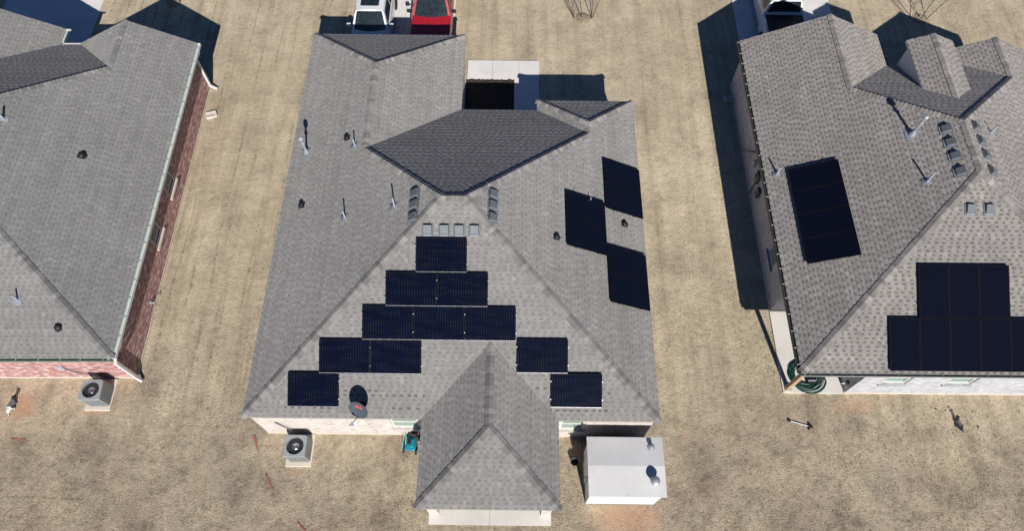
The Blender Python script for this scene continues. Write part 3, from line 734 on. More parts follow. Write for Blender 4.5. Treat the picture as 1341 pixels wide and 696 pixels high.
yb = lambda t: RB - fb * t
shingle(mb, tL, [[(0, 0), (RA, fa * RA), (RA, yb(RA)), (w1, yb(w1)), (0, yb(w1))], [(0, yb(w1)), (w1, yb(w1)), (w1, RG), (0, RG)]], rr, **kr)
shingle(mb, tF, [[(0, 0), (RW, 0), (RA, fa * RA)]], rr, **kr)
shingle(mb, tR, [[(RW, 0), (RW, yb(w2)), (rx, yb(w2)), (RA, yb(RA)), (RA, fa * RA)], [(RW, yb(w2)), (RW, RG2), (rx, RG2), (rx, yb(w2))]], rr, **kr)
wx = w1 + w3
shingle(mb, tB, [[(w1, yb(w1)), (wx, yb(w1 - w3)), (wx, yb(wx))], [(wx, RB), (wx, yb(wx)), (RA, yb(RA)), (rx, yb(w2)), (rx - w2, RB)]], rr, low=.78, spread=.06, tabs=(.13, .18), gaps=(.08, .11), alt=.10)
shingle(mb, tW1, [[(w1, yb(w1)), (w1 + w3, yb(w1 - w3)), (w1 + w3, RG), (w1, RG)]], rr, **kr)
shingle(mb, tW2, [[(rx - w2, RB), (rx, yb(w2)), (rx, RG2), (rx - w2, RG2)]], rr, **kr)
# dormer
dx, dhw, dz, de, df = 7.27, .965, 4.53, 4.14, 14.05; ds = (dz - de) / dhw
tDl = Plane((dx - dhw, 0, de), (ds, 0)); tDr = Plane((dx + dhw, 0, de), (-ds, 0))
yb_at = lambda z: RB - (z - e) * fb / pr
shingle(mb, tDl, [[(dx - dhw, yb_at(de) - .04), (dx, yb_at(dz) - .04), (dx, df), (dx - dhw, df)]], rr, **kr)
shingle(mb, tDr, [[(dx + dhw, yb_at(de) - .04), (dx + dhw, df), (dx, df), (dx, yb_at(dz) - .04)]], rr, **kr)
rroof = mb.build('roof', rhouse, tone=True)
mb = MB()
for a, b, p1, p2 in (((0, 0), (RA, fa * RA), tL, tF), ((RW, 0), (RA, fa * RA), tR, tF), ((RA, fa * RA), (RA, yb(RA)), tL, tR), ((w1, yb(w1)), (RA, yb(RA)), tL, tB), ((rx, yb(w2)), (RA, yb(RA)), tR, tB),
                     ((w1, yb(w1)), (w1, RG), tL, tW1), ((rx, yb(w2)), (rx, RG2), tR, tW2), ((dx, yb_at(dz)), (dx, df), tDl, tDr)):
    caps(mb, p1.P(*a), p1.P(*b), p1, p2, rr, half=.15)
mb.build('ridge_cap', rroof, tone=True)
m = MB()   # dormer walls: cheeks and front
ci = .10; yl = yb_at(de + .0) - .05
for s in (-1, 1):
    x = dx + s * (dhw - ci); y1 = df - .25
    ytop = yb_at(de - .03)
    m.poly([(x, ytop, de - .03), (x, y1, tB.z(0, y1) - .02), (x, y1, de - .03)], M['white'])
y1 = df - .25; xa, xb = dx - dhw + ci, dx + dhw - ci
m.poly([(xa, y1, tB.z(0, y1) - .02), (xb, y1, tB.z(0, y1) - .02), (xb, y1, de - .03), (dx, y1, dz - .06), (xa, y1, de - .03)], M['white'])
for s, pl in ((-1, tDl), (1, tDr)):
    x = dx + s * dhw
    m.poly([(x, yb_at(de) - .02, de - .10), (x, df, de - .10), (x, df, de - .014), (x, yb_at(de) - .02, de - .014)], M['white'])
    m.poly([(x, yb_at(de) - .02, de - .10), (x, df, de - .10), (dx + s * (dhw - ci), df, de - .10), (dx + s * (dhw - ci), yb_at(de) - .02, de - .10)], M['soffit'])
    rake(m, x, dx, df - .003, pl, .11)
m.build('dormer_wall', rhouse)
reave = [(0, 0), (RW, 0), (RW, RG2), (rx - w2, RG2), (rx - w2, RB), (w1 + w3, RB), (w1 + w3, RG), (0, RG)]
m = MB(); ring_strip(m, [(w1 + w3, RB - .0), (rx - w2, RB)], e - .19, e - .015, M['white'], closed=False)
for a, b in ((0, 1), (1, 2), (3, 4), (7, 0)):
    P, Q = reave[a], reave[b]; m.poly([(P[0], P[1], e - .19), (Q[0], Q[1], e - .19), (Q[0], Q[1], e - .015), (P[0], P[1], e - .015)], M['tan'])
rake(m, 0, w1, RG - .004, tL); rake(m, w1, w1 + w3, RG - .004, tW1); rake(m, rx - w2, rx, RG2 - .004, tW2); rake(m, rx, RW, RG2 - .004, tR)
m.poly([(w1 + w3, RB, e3 - .17), (w1 + w3, RG, e3 - .17), (w1 + w3, RG, e3 - .013), (w1 + w3, RB, e3 - .013)], M['white'])
m.build('fascia', rhouse)
m = MB(); m.poly([(x, y, e - .185) for x, y in reave], M['soffit']); m.build('soffit', rhouse)
rwz = e - .187
rwl = [(2.53, .075), (RW - .25, .075), (RW - .25, RG2 - .25), (rx - w2 + .25, RG2 - .25), (rx - w2 + .25, RB - .25), (w1 + w3 - .25, RB - .25), (w1 + w3 - .25, RG - .25), (.27, RG - .25), (.27, 3.46), (2.53, 3.46)]
m = MB(); opr = [(.86, 1.74, 1.18, 2.20), (3.18, 4.10, 1.18, 2.20)]; ops = [(RG - .25 - 5.75, RG - .25 - 4.85, .92, 2.05)]
wall_run(m, rwl[0], rwl[1], 0, rwz, M['brick_white'], opr, .14)
for i in range(1, len(rwl)): wall_run(m, rwl[i], rwl[(i + 1) % len(rwl)], 0, rwz, M['brick_white'], ops if i == 7 else ())
def gable(m, xa, xm, xb, y, pa, pb, mat):
    m.poly([(xb, y, rwz), (xa, y, rwz), (xa, y, pa.z(xa, 0) - .05), (xm, y, pa.z(xm, 0) - .05), (xb, y, pb.z(xb, 0) - .05)], mat)
gable(m, .27, w1, w1 + w3 - .25, RG - .25, tL, tW1, M['brick_white']); gable(m, rx - w2 + .25, rx, RW - .25, RG2 - .25, tW2, tR, M['brick_white'])
m.poly([(w1 + w3 - .25, RB - 1.2, rwz), (w1 + w3 - .25, RG - .25, rwz), (w1 + w3 - .25, RG - .25, e3 - .03), (w1 + w3 - .25, RB - 1.2, e3 - .03)], M['brick_white'])
m.build('wall', rhouse, uv=True)
for o in opr: window(rhouse, rwl[0], rwl[1], o, M['brick_white'], M['white'], M['glass'], .14)
window(rhouse, rwl[7], rwl[8], ops[0], M['brick_white'], M['white'], M['glass'])
m = MB(); fr = offset_ring(rwl, .02); ring_strip(m, fr, 0, .12, M['concrete_pink'])
for i in range(len(rwl)):
    a, b, c, d = fr[i], fr[(i + 1) % len(rwl)], rwl[(i + 1) % len(rwl)], rwl[i]
    m.poly([(a[0], a[1], .12), (b[0], b[1], .12), (c[0], c[1], .12), (d[0], d[1], .12)], M['concrete_pink'])
m.build('foundation', rhouse)
m = MB(); m.box((.42, .24, 1.2), (.15, .15, 2.36), M['wood']); m.box((.42, .24, .09), (.22, .22, .12), M['wood']); m.build('patio_post', rhouse)
gutter(rhouse, (-.004, .0), (-.004, RG), (-1, 0), e - .012, M['gutter_dark'], M['gutter_dark'], M['white'], step=.62, w=.10)
gutter(rhouse, (0, -.004), (RW, -.004), (0, -1), e - .012, M['gutter_grey'], M['gutter_dark'], M['gutter_grey'], w=.10)
m = MB(); m.box((.20, 9.0, 1.35), (.14, .34, .55), M['ac_fin'], bev=.02); m.lathe([(.09, 0), (.09, .06), (.06, .1), (.001, .11)], M['glass'], 14, Matrix.Translation((.13, 9.0, 1.45)) @ Matrix.Rotation(-math.pi / 2, 4, 'Y'))
m.cyl((.22, 9.1, 1.6), (.22, 9.1, 2.3), .03, .03, M['ac_fin']); m.box((.20, 8.4, 1.1), (.12, .3, .42), M['dish'], bev=.02); m.cyl((.21, 9.0, 1.1), (.21, 9.0, .1), .025, .025, M['ac_fin']); m.build('meter_box', rhouse, smooth=35)
m = MB(); m.tube([(.2, 10.2, 1.5), (.16, 10.6, 1.0), (.08, 11.2, .4), (.0, 11.5, .05)], .035, M['ac_fin']); m.box((.2, 9.75, 1.3), (.12, .2, .3), M['galv'], bev=.015); m.build('conduit', rhouse)
m = MB(); m.box((2.48, .32, .55), (.09, .12, .16), M['black'], bev=.01); m.cyl((2.5, .32, .5), (2.3, .30, .48), .03, .02, M['galv']); m.build('hose_bib', rhouse)
flue(rroof, tL, 4.87, 8.62, .95); vent_pipe(rroof, tL, 4.88, 6.5, .62, .04); vent_pipe(rroof, tL, .42, 8.2, .48, .04)
for y in (8.52, 7.9, 7.29, 6.62): box_vent(rroof, tL, 5.86, y)
for y in (8.65, 7.98, 7.36, 6.65): box_vent(rroof, tR, 7.0, y)
vent_pipe(rroof, tR, 7.77, 8.66, .42, .035)
for x in (5.98, 6.64): box_vent(rroof, tF, x, 5.26)
G3 = 'portrait solar panels on the left slope of the right house'; G4 = 'portrait solar panels in two rows on the front slope of the right house'
P3 = make_panel(1.043, 1.83, M['cell_b'], 'x', G3, False)
nm = ('rearmost', 'second from the back', 'second from the front', 'frontmost')
for j in range(4):
    place_panel(P3, MR @ tL.frame(1.635, 8.2 - .52 - j * 1.046, LIFT), '%s solar panel of the block of four on the right house' % nm[j], j == 0)
P4 = make_panel(1.043, 1.84, M['cell_b'], 'x', G4, False); cr = 1 / math.sqrt(1 + (pr / fa) ** 2)
n3 = ('left', 'middle', 'right'); n5 = ('leftmost', 'second from left', 'middle', 'second from right', 'rightmost')
for j in range(3): place_panel(P4, MR @ tF.frame(4.065 + .5175 + j * 1.05, 3.46 - .92 * cr, LIFT), '%s solar panel of the upper three on the right house front slope' % n3[j], j == 0)
for j in range(5): place_panel(P4, MR @ tF.frame(3.015 + .5175 + j * 1.05, 1.765 - .92 * cr, LIFT), '%s solar panel of the lower five on the right house front slope' % n5[j], False)

# ================================================================ GROUND AND PAVING
def struct(name, m, **kw): o = m.build(name, **kw); o['kind'] = 'structure'; return o
m = MB(); S = 320
m.poly([(9 - S, -S, 0), (9 + S, -S, 0), (9 + S, S, 0), (9 - S, S, 0)], M['ground']); struct('ground', m)
def slab(name, rects, z, mat, joints=()):
    m = MB()
    for (x0, x1, y0, y1) in rects: m.box(((x0 + x1) / 2, (y0 + y1) / 2, z / 2 - .04), (x1 - x0, y1 - y0, z + .08), mat)
    return struct(name, m)
J = .012
def slabs(name, x0, x1, ys, z, mat):
    slab(name, [(x0, x1, ys[i] + J / 2, ys[i + 1] - J / 2) for i in range(len(ys) - 1)], z, mat)
slab('driveway', [(xa, xb, ya + J, yb_) for xa, xb in ((1.0, 3.46), (3.475, 5.95)) for ya, yb_ in ((17.34, 20.9), (20.9, 24.5), (24.5, 28.1), (28.1, 34))], .05, M['drive'])
slab('driveway', [(xa, xb, ya + J, yb_) for xa, xb in ((20.12, 22.57), (22.585, 25.05)) for ya, yb_ in ((17.1, 20.4), (20.4, 24.0), (24.0, 28.1), (28.1, 34))], .05, M['drive'])
slab('driveway', [(xa, xb, ya + J, yb_) for xa, xb in ((-17.0, -14.53), (-14.515, -12.05)) for ya, yb_ in ((17.4, 20.6), (20.6, 24.2), (24.2, 28.1), (28.1, 34))], .05, M['drive'])
slab('road', [(-160, 180, 34.35, 42.5)], .006, plain('street_asphalt', (.060, .060, .062), .9, var=.2, scale=3))
slab('kerb', [(-160, 180, 34.02, 34.33), (-160, 180, 42.52, 42.83)], .11, M['concrete'])
slab('path', [(6.75, 7.94, 17.2, 18.38), (7.95, 9.20, 17.2, 18.38), (9.21, 10.19, 17.2, 18.38), (9.0, 10.18, 15.35, 17.19), (9.0, 10.18, 13.6, 15.34)], .05, M['drive'])
m = MB(); nx, ny = 26, 40
vs = [(6.7 + 2.3 * i / nx, 13.12 + 4.07 * j / ny, .02 + random.random() * .05) for j in range(ny + 1) for i in range(nx + 1)]
m.mesh(vs, [(j * (nx + 1) + i, j * (nx + 1) + i + 1, (j + 1) * (nx + 1) + i + 1, (j + 1) * (nx + 1) + i) for j in range(ny) for i in range(nx)], M['mulch']); struct('mulch_bed', m)
slab('patio', [(6.2, 8.33, -3.04, .06), (8.34, 10.47, -3.04, .06)], .04, M['concrete'])
m = MB(); m.box((10.33, -2.99, .05), (.06, .12, .02), M['black']); 
slab('patio', [(19.32, 21.60, 1.83, 5.23)], .06, M['concrete'])

# grass: short dry blades standing over the whole yard, thinned out where soil shows
def inside(x, y):
    bad = np.zeros(len(x), bool)
    for (a, b, c, d) in ((.05, 14.0, .0, 13.7), (.0, 6.75, 13, 17.4), (6.15, 10.52, -3.1, .1), (1.0, 5.95, 17, 40), (20.1, 25.07, 17, 40), (-17.02, -12.03, 17, 40), (6.5, 10.2, 13, 18.4),
                         (-21, -5.22, 2.1, 16.7), (19.3, 31.8, 1.8, 17.2), (11.6, 14.2, -2.3, -.4), (.9, 1.9, -1.15, .1), (-6.95, -5.9, .82, 2.1)):
        bad |= (x > a) & (x < b) & (y > c) & (y < d)
    return bad
def grass():
    n = 105000
    x = rng.uniform(-19.5, 37.5, n); y = rng.uniform(-4.2, 24.5, n)
    keep = ~inside(x, y)
    keep &= np.abs(x - 9) < 18.5 + (y + 4) * .42
    f = sum(np.sin(x * a + b + 1.3 * np.sin(y * .9)) * np.sin(y * c + d + 1.1 * np.sin(x * 1.1)) for a, b, c, d in ((1.7, .3, 1.9, 1.1), (4.1, 2.2, 3.7, .4), (7.9, 1.0, 8.3, 2.6), (.5, 2, .43, 1)))
    keep &= rng.random(n) < .40 + .20 * f
    for (dx_, dy_, rx_, ry_, _) in DIRT:
        d = ((x - dx_) / rx_) ** 2 + ((y - dy_) / ry_) ** 2; keep &= (d > 1.0) | (rng.random(n) < .15 + .6 * d)
    x, y, f = x[keep], y[keep], f[keep]; n = len(x); K = 7
    size = np.repeat(rng.uniform(.6, 1.25, n), K); tt = np.repeat(rng.normal(0, .16, n), K)
    az = rng.uniform(0, 2 * np.pi, n * K); rad = rng.uniform(0, .035, n * K) * size
    x = np.repeat(x, K) + np.cos(az) * rad; y = np.repeat(y, K) + np.sin(az) * rad; ff = np.repeat(f, K)
    az = az + rng.normal(0, .7, n * K)
    N_ = n * K; h = rng.uniform(.018, .045, N_) * size; lean = rng.uniform(.006, .030, N_) * size; w = rng.uniform(.005, .010, N_)
    tx, ty = np.cos(az), np.sin(az)
    V = np.empty((N_, 3, 3)); V[:, 0] = np.stack([x - ty * w, y + tx * w, np.zeros(N_)], 1); V[:, 1] = np.stack([x + ty * w, y - tx * w, np.zeros(N_)], 1)
    V[:, 2] = np.stack([x + tx * lean, y + ty * lean, h], 1)
    me = bpy.data.meshes.new('grass'); me.vertices.add(N_ * 3); me.vertices.foreach_set('co', V.reshape(-1))
    me.loops.add(N_ * 3); me.loops.foreach_set('vertex_index', np.arange(N_ * 3, dtype=np.int32))
    me.polygons.add(N_); me.polygons.foreach_set('loop_start', np.arange(0, N_ * 3, 3, dtype=np.int32))
    me.update(calc_edges=True); me.validate()
    at = me.attributes.new('tone', 'FLOAT', 'FACE'); at.data.foreach_set('value', np.clip(rng.normal(.52, .13, N_) + tt + .035 * ff, 0, 1).astype(np.float32))
    me.materials.append(M['blades']); o = bpy.data.objects.new('grass', me); C.objects.link(o); o['kind'] = 'stuff'
    o['label'] = 'short dry straw coloured grass over the yards'; o['category'] = 'grass'
grass()

# ================================================================ AIR CONDITIONERS
def ac_unit(loc, label, rz=0):
    r = thing('air_conditioner', label, 'air conditioner', loc, rz, 'air conditioners standing outside the houses')
    a = .39; h = .78
    m = MB(); m.box((0, 0, .03), (a * 2, a * 2, .06), M['ac_fin'], bev=.08); 
    m.box((0, 0, .06 + (h - .10) / 2), (a * 2 - .06, a * 2 - .06, h - .10), M['ac_dark'], bev=.07)
    for s in range(4):
        T = Matrix.Rotation(s * math.pi / 2, 4, 'Z')
        for k in range(11): m.box((-.28 + k * .056, -a + .015, .06 + (h - .10) / 2), (.030, .03, h - .10), M['ac_body'], T)
        m.box((.345, -.345, .06 + (h - .10) / 2), (.07, .07, h - .10), M['ac_body'], T, bev=.03)
    m.build('cabinet', r, smooth=30)
    # top cover with a round fan opening
    n = 32; V = []; F = []; ring = []
    for i in range(n):
        an = 2 * math.pi * i / n; c, s = math.cos(an), math.sin(an); k = min(1 / max(abs(c), 1e-6), 1 / max(abs(s), 1e-6)); k = min(k, 1.32)
        ring.append((c * a * k, s * a * k, c, s))
    for (rr_, z) in ((1, h - .05), (1, h + .012), (.97, h + .03)): V += [(q[0] * rr_, q[1] * rr_, z) for q in ring]
    V += [(q[2] * .305, q[3] * .305, h + .035) for q in ring]; V += [(q[2] * .285, q[3] * .285, h - .12) for q in ring]
    for lv in range(4):
        for i in range(n): F.append((lv * n + i, lv * n + (i + 1) % n, (lv + 1) * n + (i + 1) % n, (lv + 1) * n + i))
    m = MB(); m.mesh(V, F, M['ac_body']); m.build('top_cover', r, smooth=30)
    m = MB(); m.lathe([(.001, h - .26), (.14, h - .25), (.24, h - .19), (.284, h - .06)], M['ac_body'], 28)
    m.build('fan_well', r, smooth=50)
    m = MB(); m.lathe([(.15, h - .15), (.15, h - .06), (.10, h - .01), (.001, h + .005)], M['steel'], 20)
    for k in range(3):
        T = Matrix.Rotation(k * 2.094 + .5, 4, 'Z') @ Matrix.Translation((.17, 0, h - .10)) @ Matrix.Rotation(.45, 4, 'X')
        m.mesh([(-.09, -.05, 0), (.10, -.11, .0), (.11, .09, .0), (-.09, .05, 0)], [(0, 1, 2, 3)], M['steel'], T)
    m.build('fan', r, smooth=40)
    m = MB()
    for k in range(5):
        rad = .07 + k * .055
        m.tube([(rad * math.cos(2 * math.pi * i / 28), rad * math.sin(2 * math.pi * i / 28), h + .035 + .02 * (1 - rad / .3)) for i in range(29)], .0035, M['ac_dark'], 4)
    for k in range(8):
        an = k * math.pi / 4; m.tube([(.06 * math.cos(an), .06 * math.sin(an), h + .055), (.305 * math.cos(an), .305 * math.sin(an), h + .038)], .004, M['ac_dark'], 4)
    m.build('grille', r)
    return r
def pad(x0, x1, y0, y1, label):
    m = MB(); m.box(((x0 + x1) / 2, (y0 + y1) / 2, .035), (x1 - x0, y1 - y0, .09), M['concrete_pink'], bev=.02)
    tag(m.build('concrete_pad'), label, 'concrete pad', 'concrete pads under the air conditioners')
pad(.93, 1.86, -1.13, .05, 'pale concrete pad under the air conditioner of the middle house')
ac_unit((1.42, -.58, .08), 'grey air conditioner with round top fan below the cream brick wall of the middle house')
pad(-6.88, -5.93, .84, 2.06, 'pale concrete pad under the air conditioner of the red brick house')
ac_unit((-6.36, 1.38, .08), 'grey air conditioner with round top fan beside the red brick wall', .03)

# ================================================================ SHED
def shed():
    r = thing('shed', 'small white shed with a low pitched pale grey roof beside the porch', 'shed', (12.88, -1.40, 0))
    a, b, h = 1.20, .89, 2.0
    m = MB()
    nb = 12
    for (x0, y0, x1, y1) in ((-a, -b, a, -b), (a, -b, a, b), (a, b, -a, b), (-a, b, -a, -b)):
        m.poly([(x0, y0, 0), (x1, y1, 0), (x1, y1, h), (x0, y0, h)], M['shed_wall'])
    for s in (-1, 1): m.poly([(s * a, -b, h), (s * a, b, h), (s * a, 0, h + .08)], M['shed_wall'])
    m.build('wall', r)
    m = MB(); ov = .075; zr, ze = h + .13, h + .035
    for s in (-1, 1):
        pts = [(-a - ov, s * (b + .09), ze), (a + ov, s * (b + .09), ze), (a + ov, 0, zr), (-a - ov, 0, zr)]
        m.poly(pts, M['shed_roof']); m.poly([(q[0], q[1], q[2] - .035) for q in pts], M['shed_roof'])
        m.poly([pts[0], pts[1], (pts[1][0], pts[1][1], ze - .035), (pts[0][0], pts[0][1], ze - .035)], M['shed_wall'])
        for x in (-a - ov, a + ov): m.poly([(x, s * (b + .09), ze), (x, 0, zr), (x, 0, zr - .035), (x, s * (b + .09), ze - .035)], M['shed_wall'])
    m.box((0, -(b + .02), ze + .012), (.012, .05, .006), M['ac_fin'])
    ro_ = m.build('roof', r)
    m = MB(); c = (.88, -.52, ze + .10)   # turbine ventilator
    m.cyl((c[0], c[1], c[2] - .06), (c[0], c[1], c[2] + .10), .10, .10, M['galv'], 18)
    prof = [(.10, .10), (.15, .14), (.165, .20), (.15, .26), (.10, .30), (.001, .31)]; m.lathe(prof, M['galv'], 20, None, c)
    for k in range(16):
        an = 2 * math.pi * k / 16; u = Vector((math.cos(an), math.sin(an), 0)); t = Vector((-math.sin(an), math.cos(an), 0)); cc = Vector(c)
        m.poly([cc + u * .105 + Vector((0, 0, .10)), cc + u * .19 + t * .03 + Vector((0, 0, .20)), cc + u * .105 + t * .02 + Vector((0, 0, .30)), cc + u * .14 + Vector((0, 0, .20))], M['steel'])
    m.build('turbine_vent', ro_, smooth=35)
    m = MB(); c = (.88, .62, ze + .06)
    m.lathe([(.13, -.03), (.13, -.01), (.06, .01), (.05, .10), (.085, .11), (.08, .15), (.001, .18)], M['galv'], 18, None, c); m.build('cap_vent', ro_, smooth=35)
    m = MB(); m.box((-a - .015, .15, .95), (.03, .75, 1.8), M['shed_wall']); m.box((-a - .045, -.15, .95), (.03, .05, .12), M['black'], bev=.008); m.build('door', r)
    m = MB(); m.box((0, 0, -.02), (2 * a + .02, 2 * b + .02, .10), M['ac_fin']); m.build('floor_skid', r)
shed()

# ================================================================ SATELLITE DISH
def dish():
    c = Vector((4.02, .06, 3.24)); nrm = Vector((-.28, -.86, .45)).normalized()
    r = thing('satellite_dish', 'round slate grey satellite dish with a red logo on the middle house eave', 'satellite dish', (4.06, .42, plF.z(0, .42)))
    off = Vector(r.location)
    # dish frame: x across, y up the face
    up = (Vector((0, 0, 1)) - nrm * nrm.z).normalized(); rt = up.cross(nrm)
    T = Matrix((rt, up, nrm)).transposed().to_4x4(); T.translation = c - off
    m = MB(); a, b = .345, .375; V = []; F = []; n = 36; K = 6
    for k in range(K + 1):
        q = k / K
        for i in range(n): an = 2 * math.pi * i / n; V.append((a * q * math.cos(an), b * q * math.sin(an), .06 * q * q - .06))
    for k in range(K):
        for i in range(n): F.append((k * n + i, k * n + (i + 1) % n, (k + 1) * n + (i + 1) % n, (k + 1) * n + i))
    V2 = [(v[0], v[1], v[2] - .012) for v in V]
    m.mesh(V, F, M['dish'], T); m.mesh(V2, [tuple(reversed(f)) for f in F], M['dish'], T)
    m.mesh(V[-n:] + V2[-n:], [(i, (i + 1) % n, n + (i + 1) % n, n + i) for i in range(n)], M['dish'], T)
    re = m.build('reflector', r, smooth=40)
    cu = bpy.data.curves.new('logo', 'FONT'); cu.body = 'dish'; cu.size = .17; cu.align_x = 'CENTER'; cu.align_y = 'CENTER'; cu.extrude = .002; cu.offset = .006
    tmp = bpy.data.objects.new('logo', cu); C.objects.link(tmp); dg = bpy.context.evaluated_depsgraph_get()
    me = bpy.data.meshes.new_from_object(tmp.evaluated_get(dg)); bpy.data.objects.remove(tmp); bpy.data.curves.remove(cu)
    me.name = 'logo'; me.materials.clear(); me.materials.append(M['logo']); lg = bpy.data.objects.new('logo', me); C.objects.link(lg); lg.parent = re
    lg.matrix_local = T @ Matrix.Translation((.0, .12, -.036)) @ Matrix.Rotation(-.1, 4, 'X')
    m = MB(); base = Vector((0, 0, 0)); back = T @ Vector((0, 0, -.09))
    m.cyl(base, base + Vector((0, -.12, .30)), .022, .022, M['vent_black']); m.cyl(base + Vector((0, -.12, .30)), back, .022, .03, M['vent_black'])
    m.box((0, 0, .02), (.2, .2, .03), M['vent_black'])
    m.build('mast', r, smooth=35)
    m = MB(); tip = T @ Vector((.0, -.20, .42)); lowp = T @ Vector((0, -.33, -.02))
    m.tube([T @ Vector((0, -.25, -.05)), lowp, tip], .014, M['vent_black'], 8); m.build('feed_arm', r, smooth=35)
    m = MB(); d = (T.to_3x3() @ Vector((0, .2, -.42))).normalized()
    m.cyl(tip - d * .03, tip + d * .06, .035, .04, M['pvc']); m.box(tuple(tip - d * .05), (.16, .07, .06), M['pvc'], bev=.01); m.build('receiver', r, smooth=35)
dish()

# ================================================================ VEHICLES
def loft(mb, secs, mat):
    """secs: list of rings with equal point counts"""
    n = len(secs[0]); V = [q for s in secs for q in s]; F = []
    for k in range(len(secs) - 1):
        for i in range(n): F.append((k * n + i, k * n + (i + 1) % n, (k + 1) * n + (i + 1) % n, (k + 1) * n + i))
    F.append(tuple(reversed(range(n)))); F.append(tuple(range((len(secs) - 1) * n, len(secs) * n)))
    mb.mesh(V, F, mat)
def body_ring(y, w, zb, zt, crown=.03, inset=.10):
    """half-profile mirrored: sill, flank, shoulder, deck"""
    h = [(w * .90, zb), (w * .985, zb + .10), (w, zb + (zt - zb) * .50), (w * .985, zt - .13), (w - inset * .55, zt - .035), (w - inset * 1.3, zt - .005), (w * .45, zt + crown * .75), (0, zt + crown)]
    return [(x, y, z) for x, z in h] + [(-x, y, z) for x, z in reversed(h[:-1])]
def wheel(parent, x, y, r=.37, w=.25):
    s = 1 if x > 0 else -1
    m = MB(); T = Matrix.Translation((x, y, r)) @ Matrix.Rotation(math.pi / 2, 4, 'Y')
    m.lathe([(r * .62, -w / 2), (r * .93, -w / 2), (r, -w / 2 + .04), (r, w / 2 - .04), (r * .93, w / 2), (r * .62, w / 2)], M['rubber'], 28, T)
    wo = m.build('wheel', parent, smooth=40)
    m = MB(); m.lathe([(r * .62, -w / 2 + .01), (r * .60, s * w * .3), (r * .2, s * w * .36), (.001, s * w * .36)], M['chrome'], 20, T)
    for k in range(6): m.box((0, r * .36, s * w * .40), (.055, r * .46, .02), M['chrome'], T @ Matrix.Rotation(k * math.pi / 3, 4, 'Z'))
    m.build('rim', wo, smooth=40)
def quad_pane(mb, q, mat, lift=.006):
    a, b, c, d = [Vector(t) for t in q]; n = (b - a).cross(d - a).normalized()
    mb.poly([t + n * lift for t in (a, b, c, d)], mat)
def lerp(a, b, t): return tuple(a[i] + (b[i] - a[i]) * t for i in range(3))
def inset_quad(q, l, r_, b, t):
    A_, B_, C_, D_ = q   # A bottom-left, B bottom-right, C top-right, D top-left
    bl, br = lerp(A_, B_, l), lerp(A_, B_, 1 - r_); tl, tr = lerp(D_, C_, l), lerp(D_, C_, 1 - r_)
    return [lerp(bl, tl, b), lerp(br, tr, b), lerp(br, tr, 1 - t), lerp(bl, tl, 1 - t)]
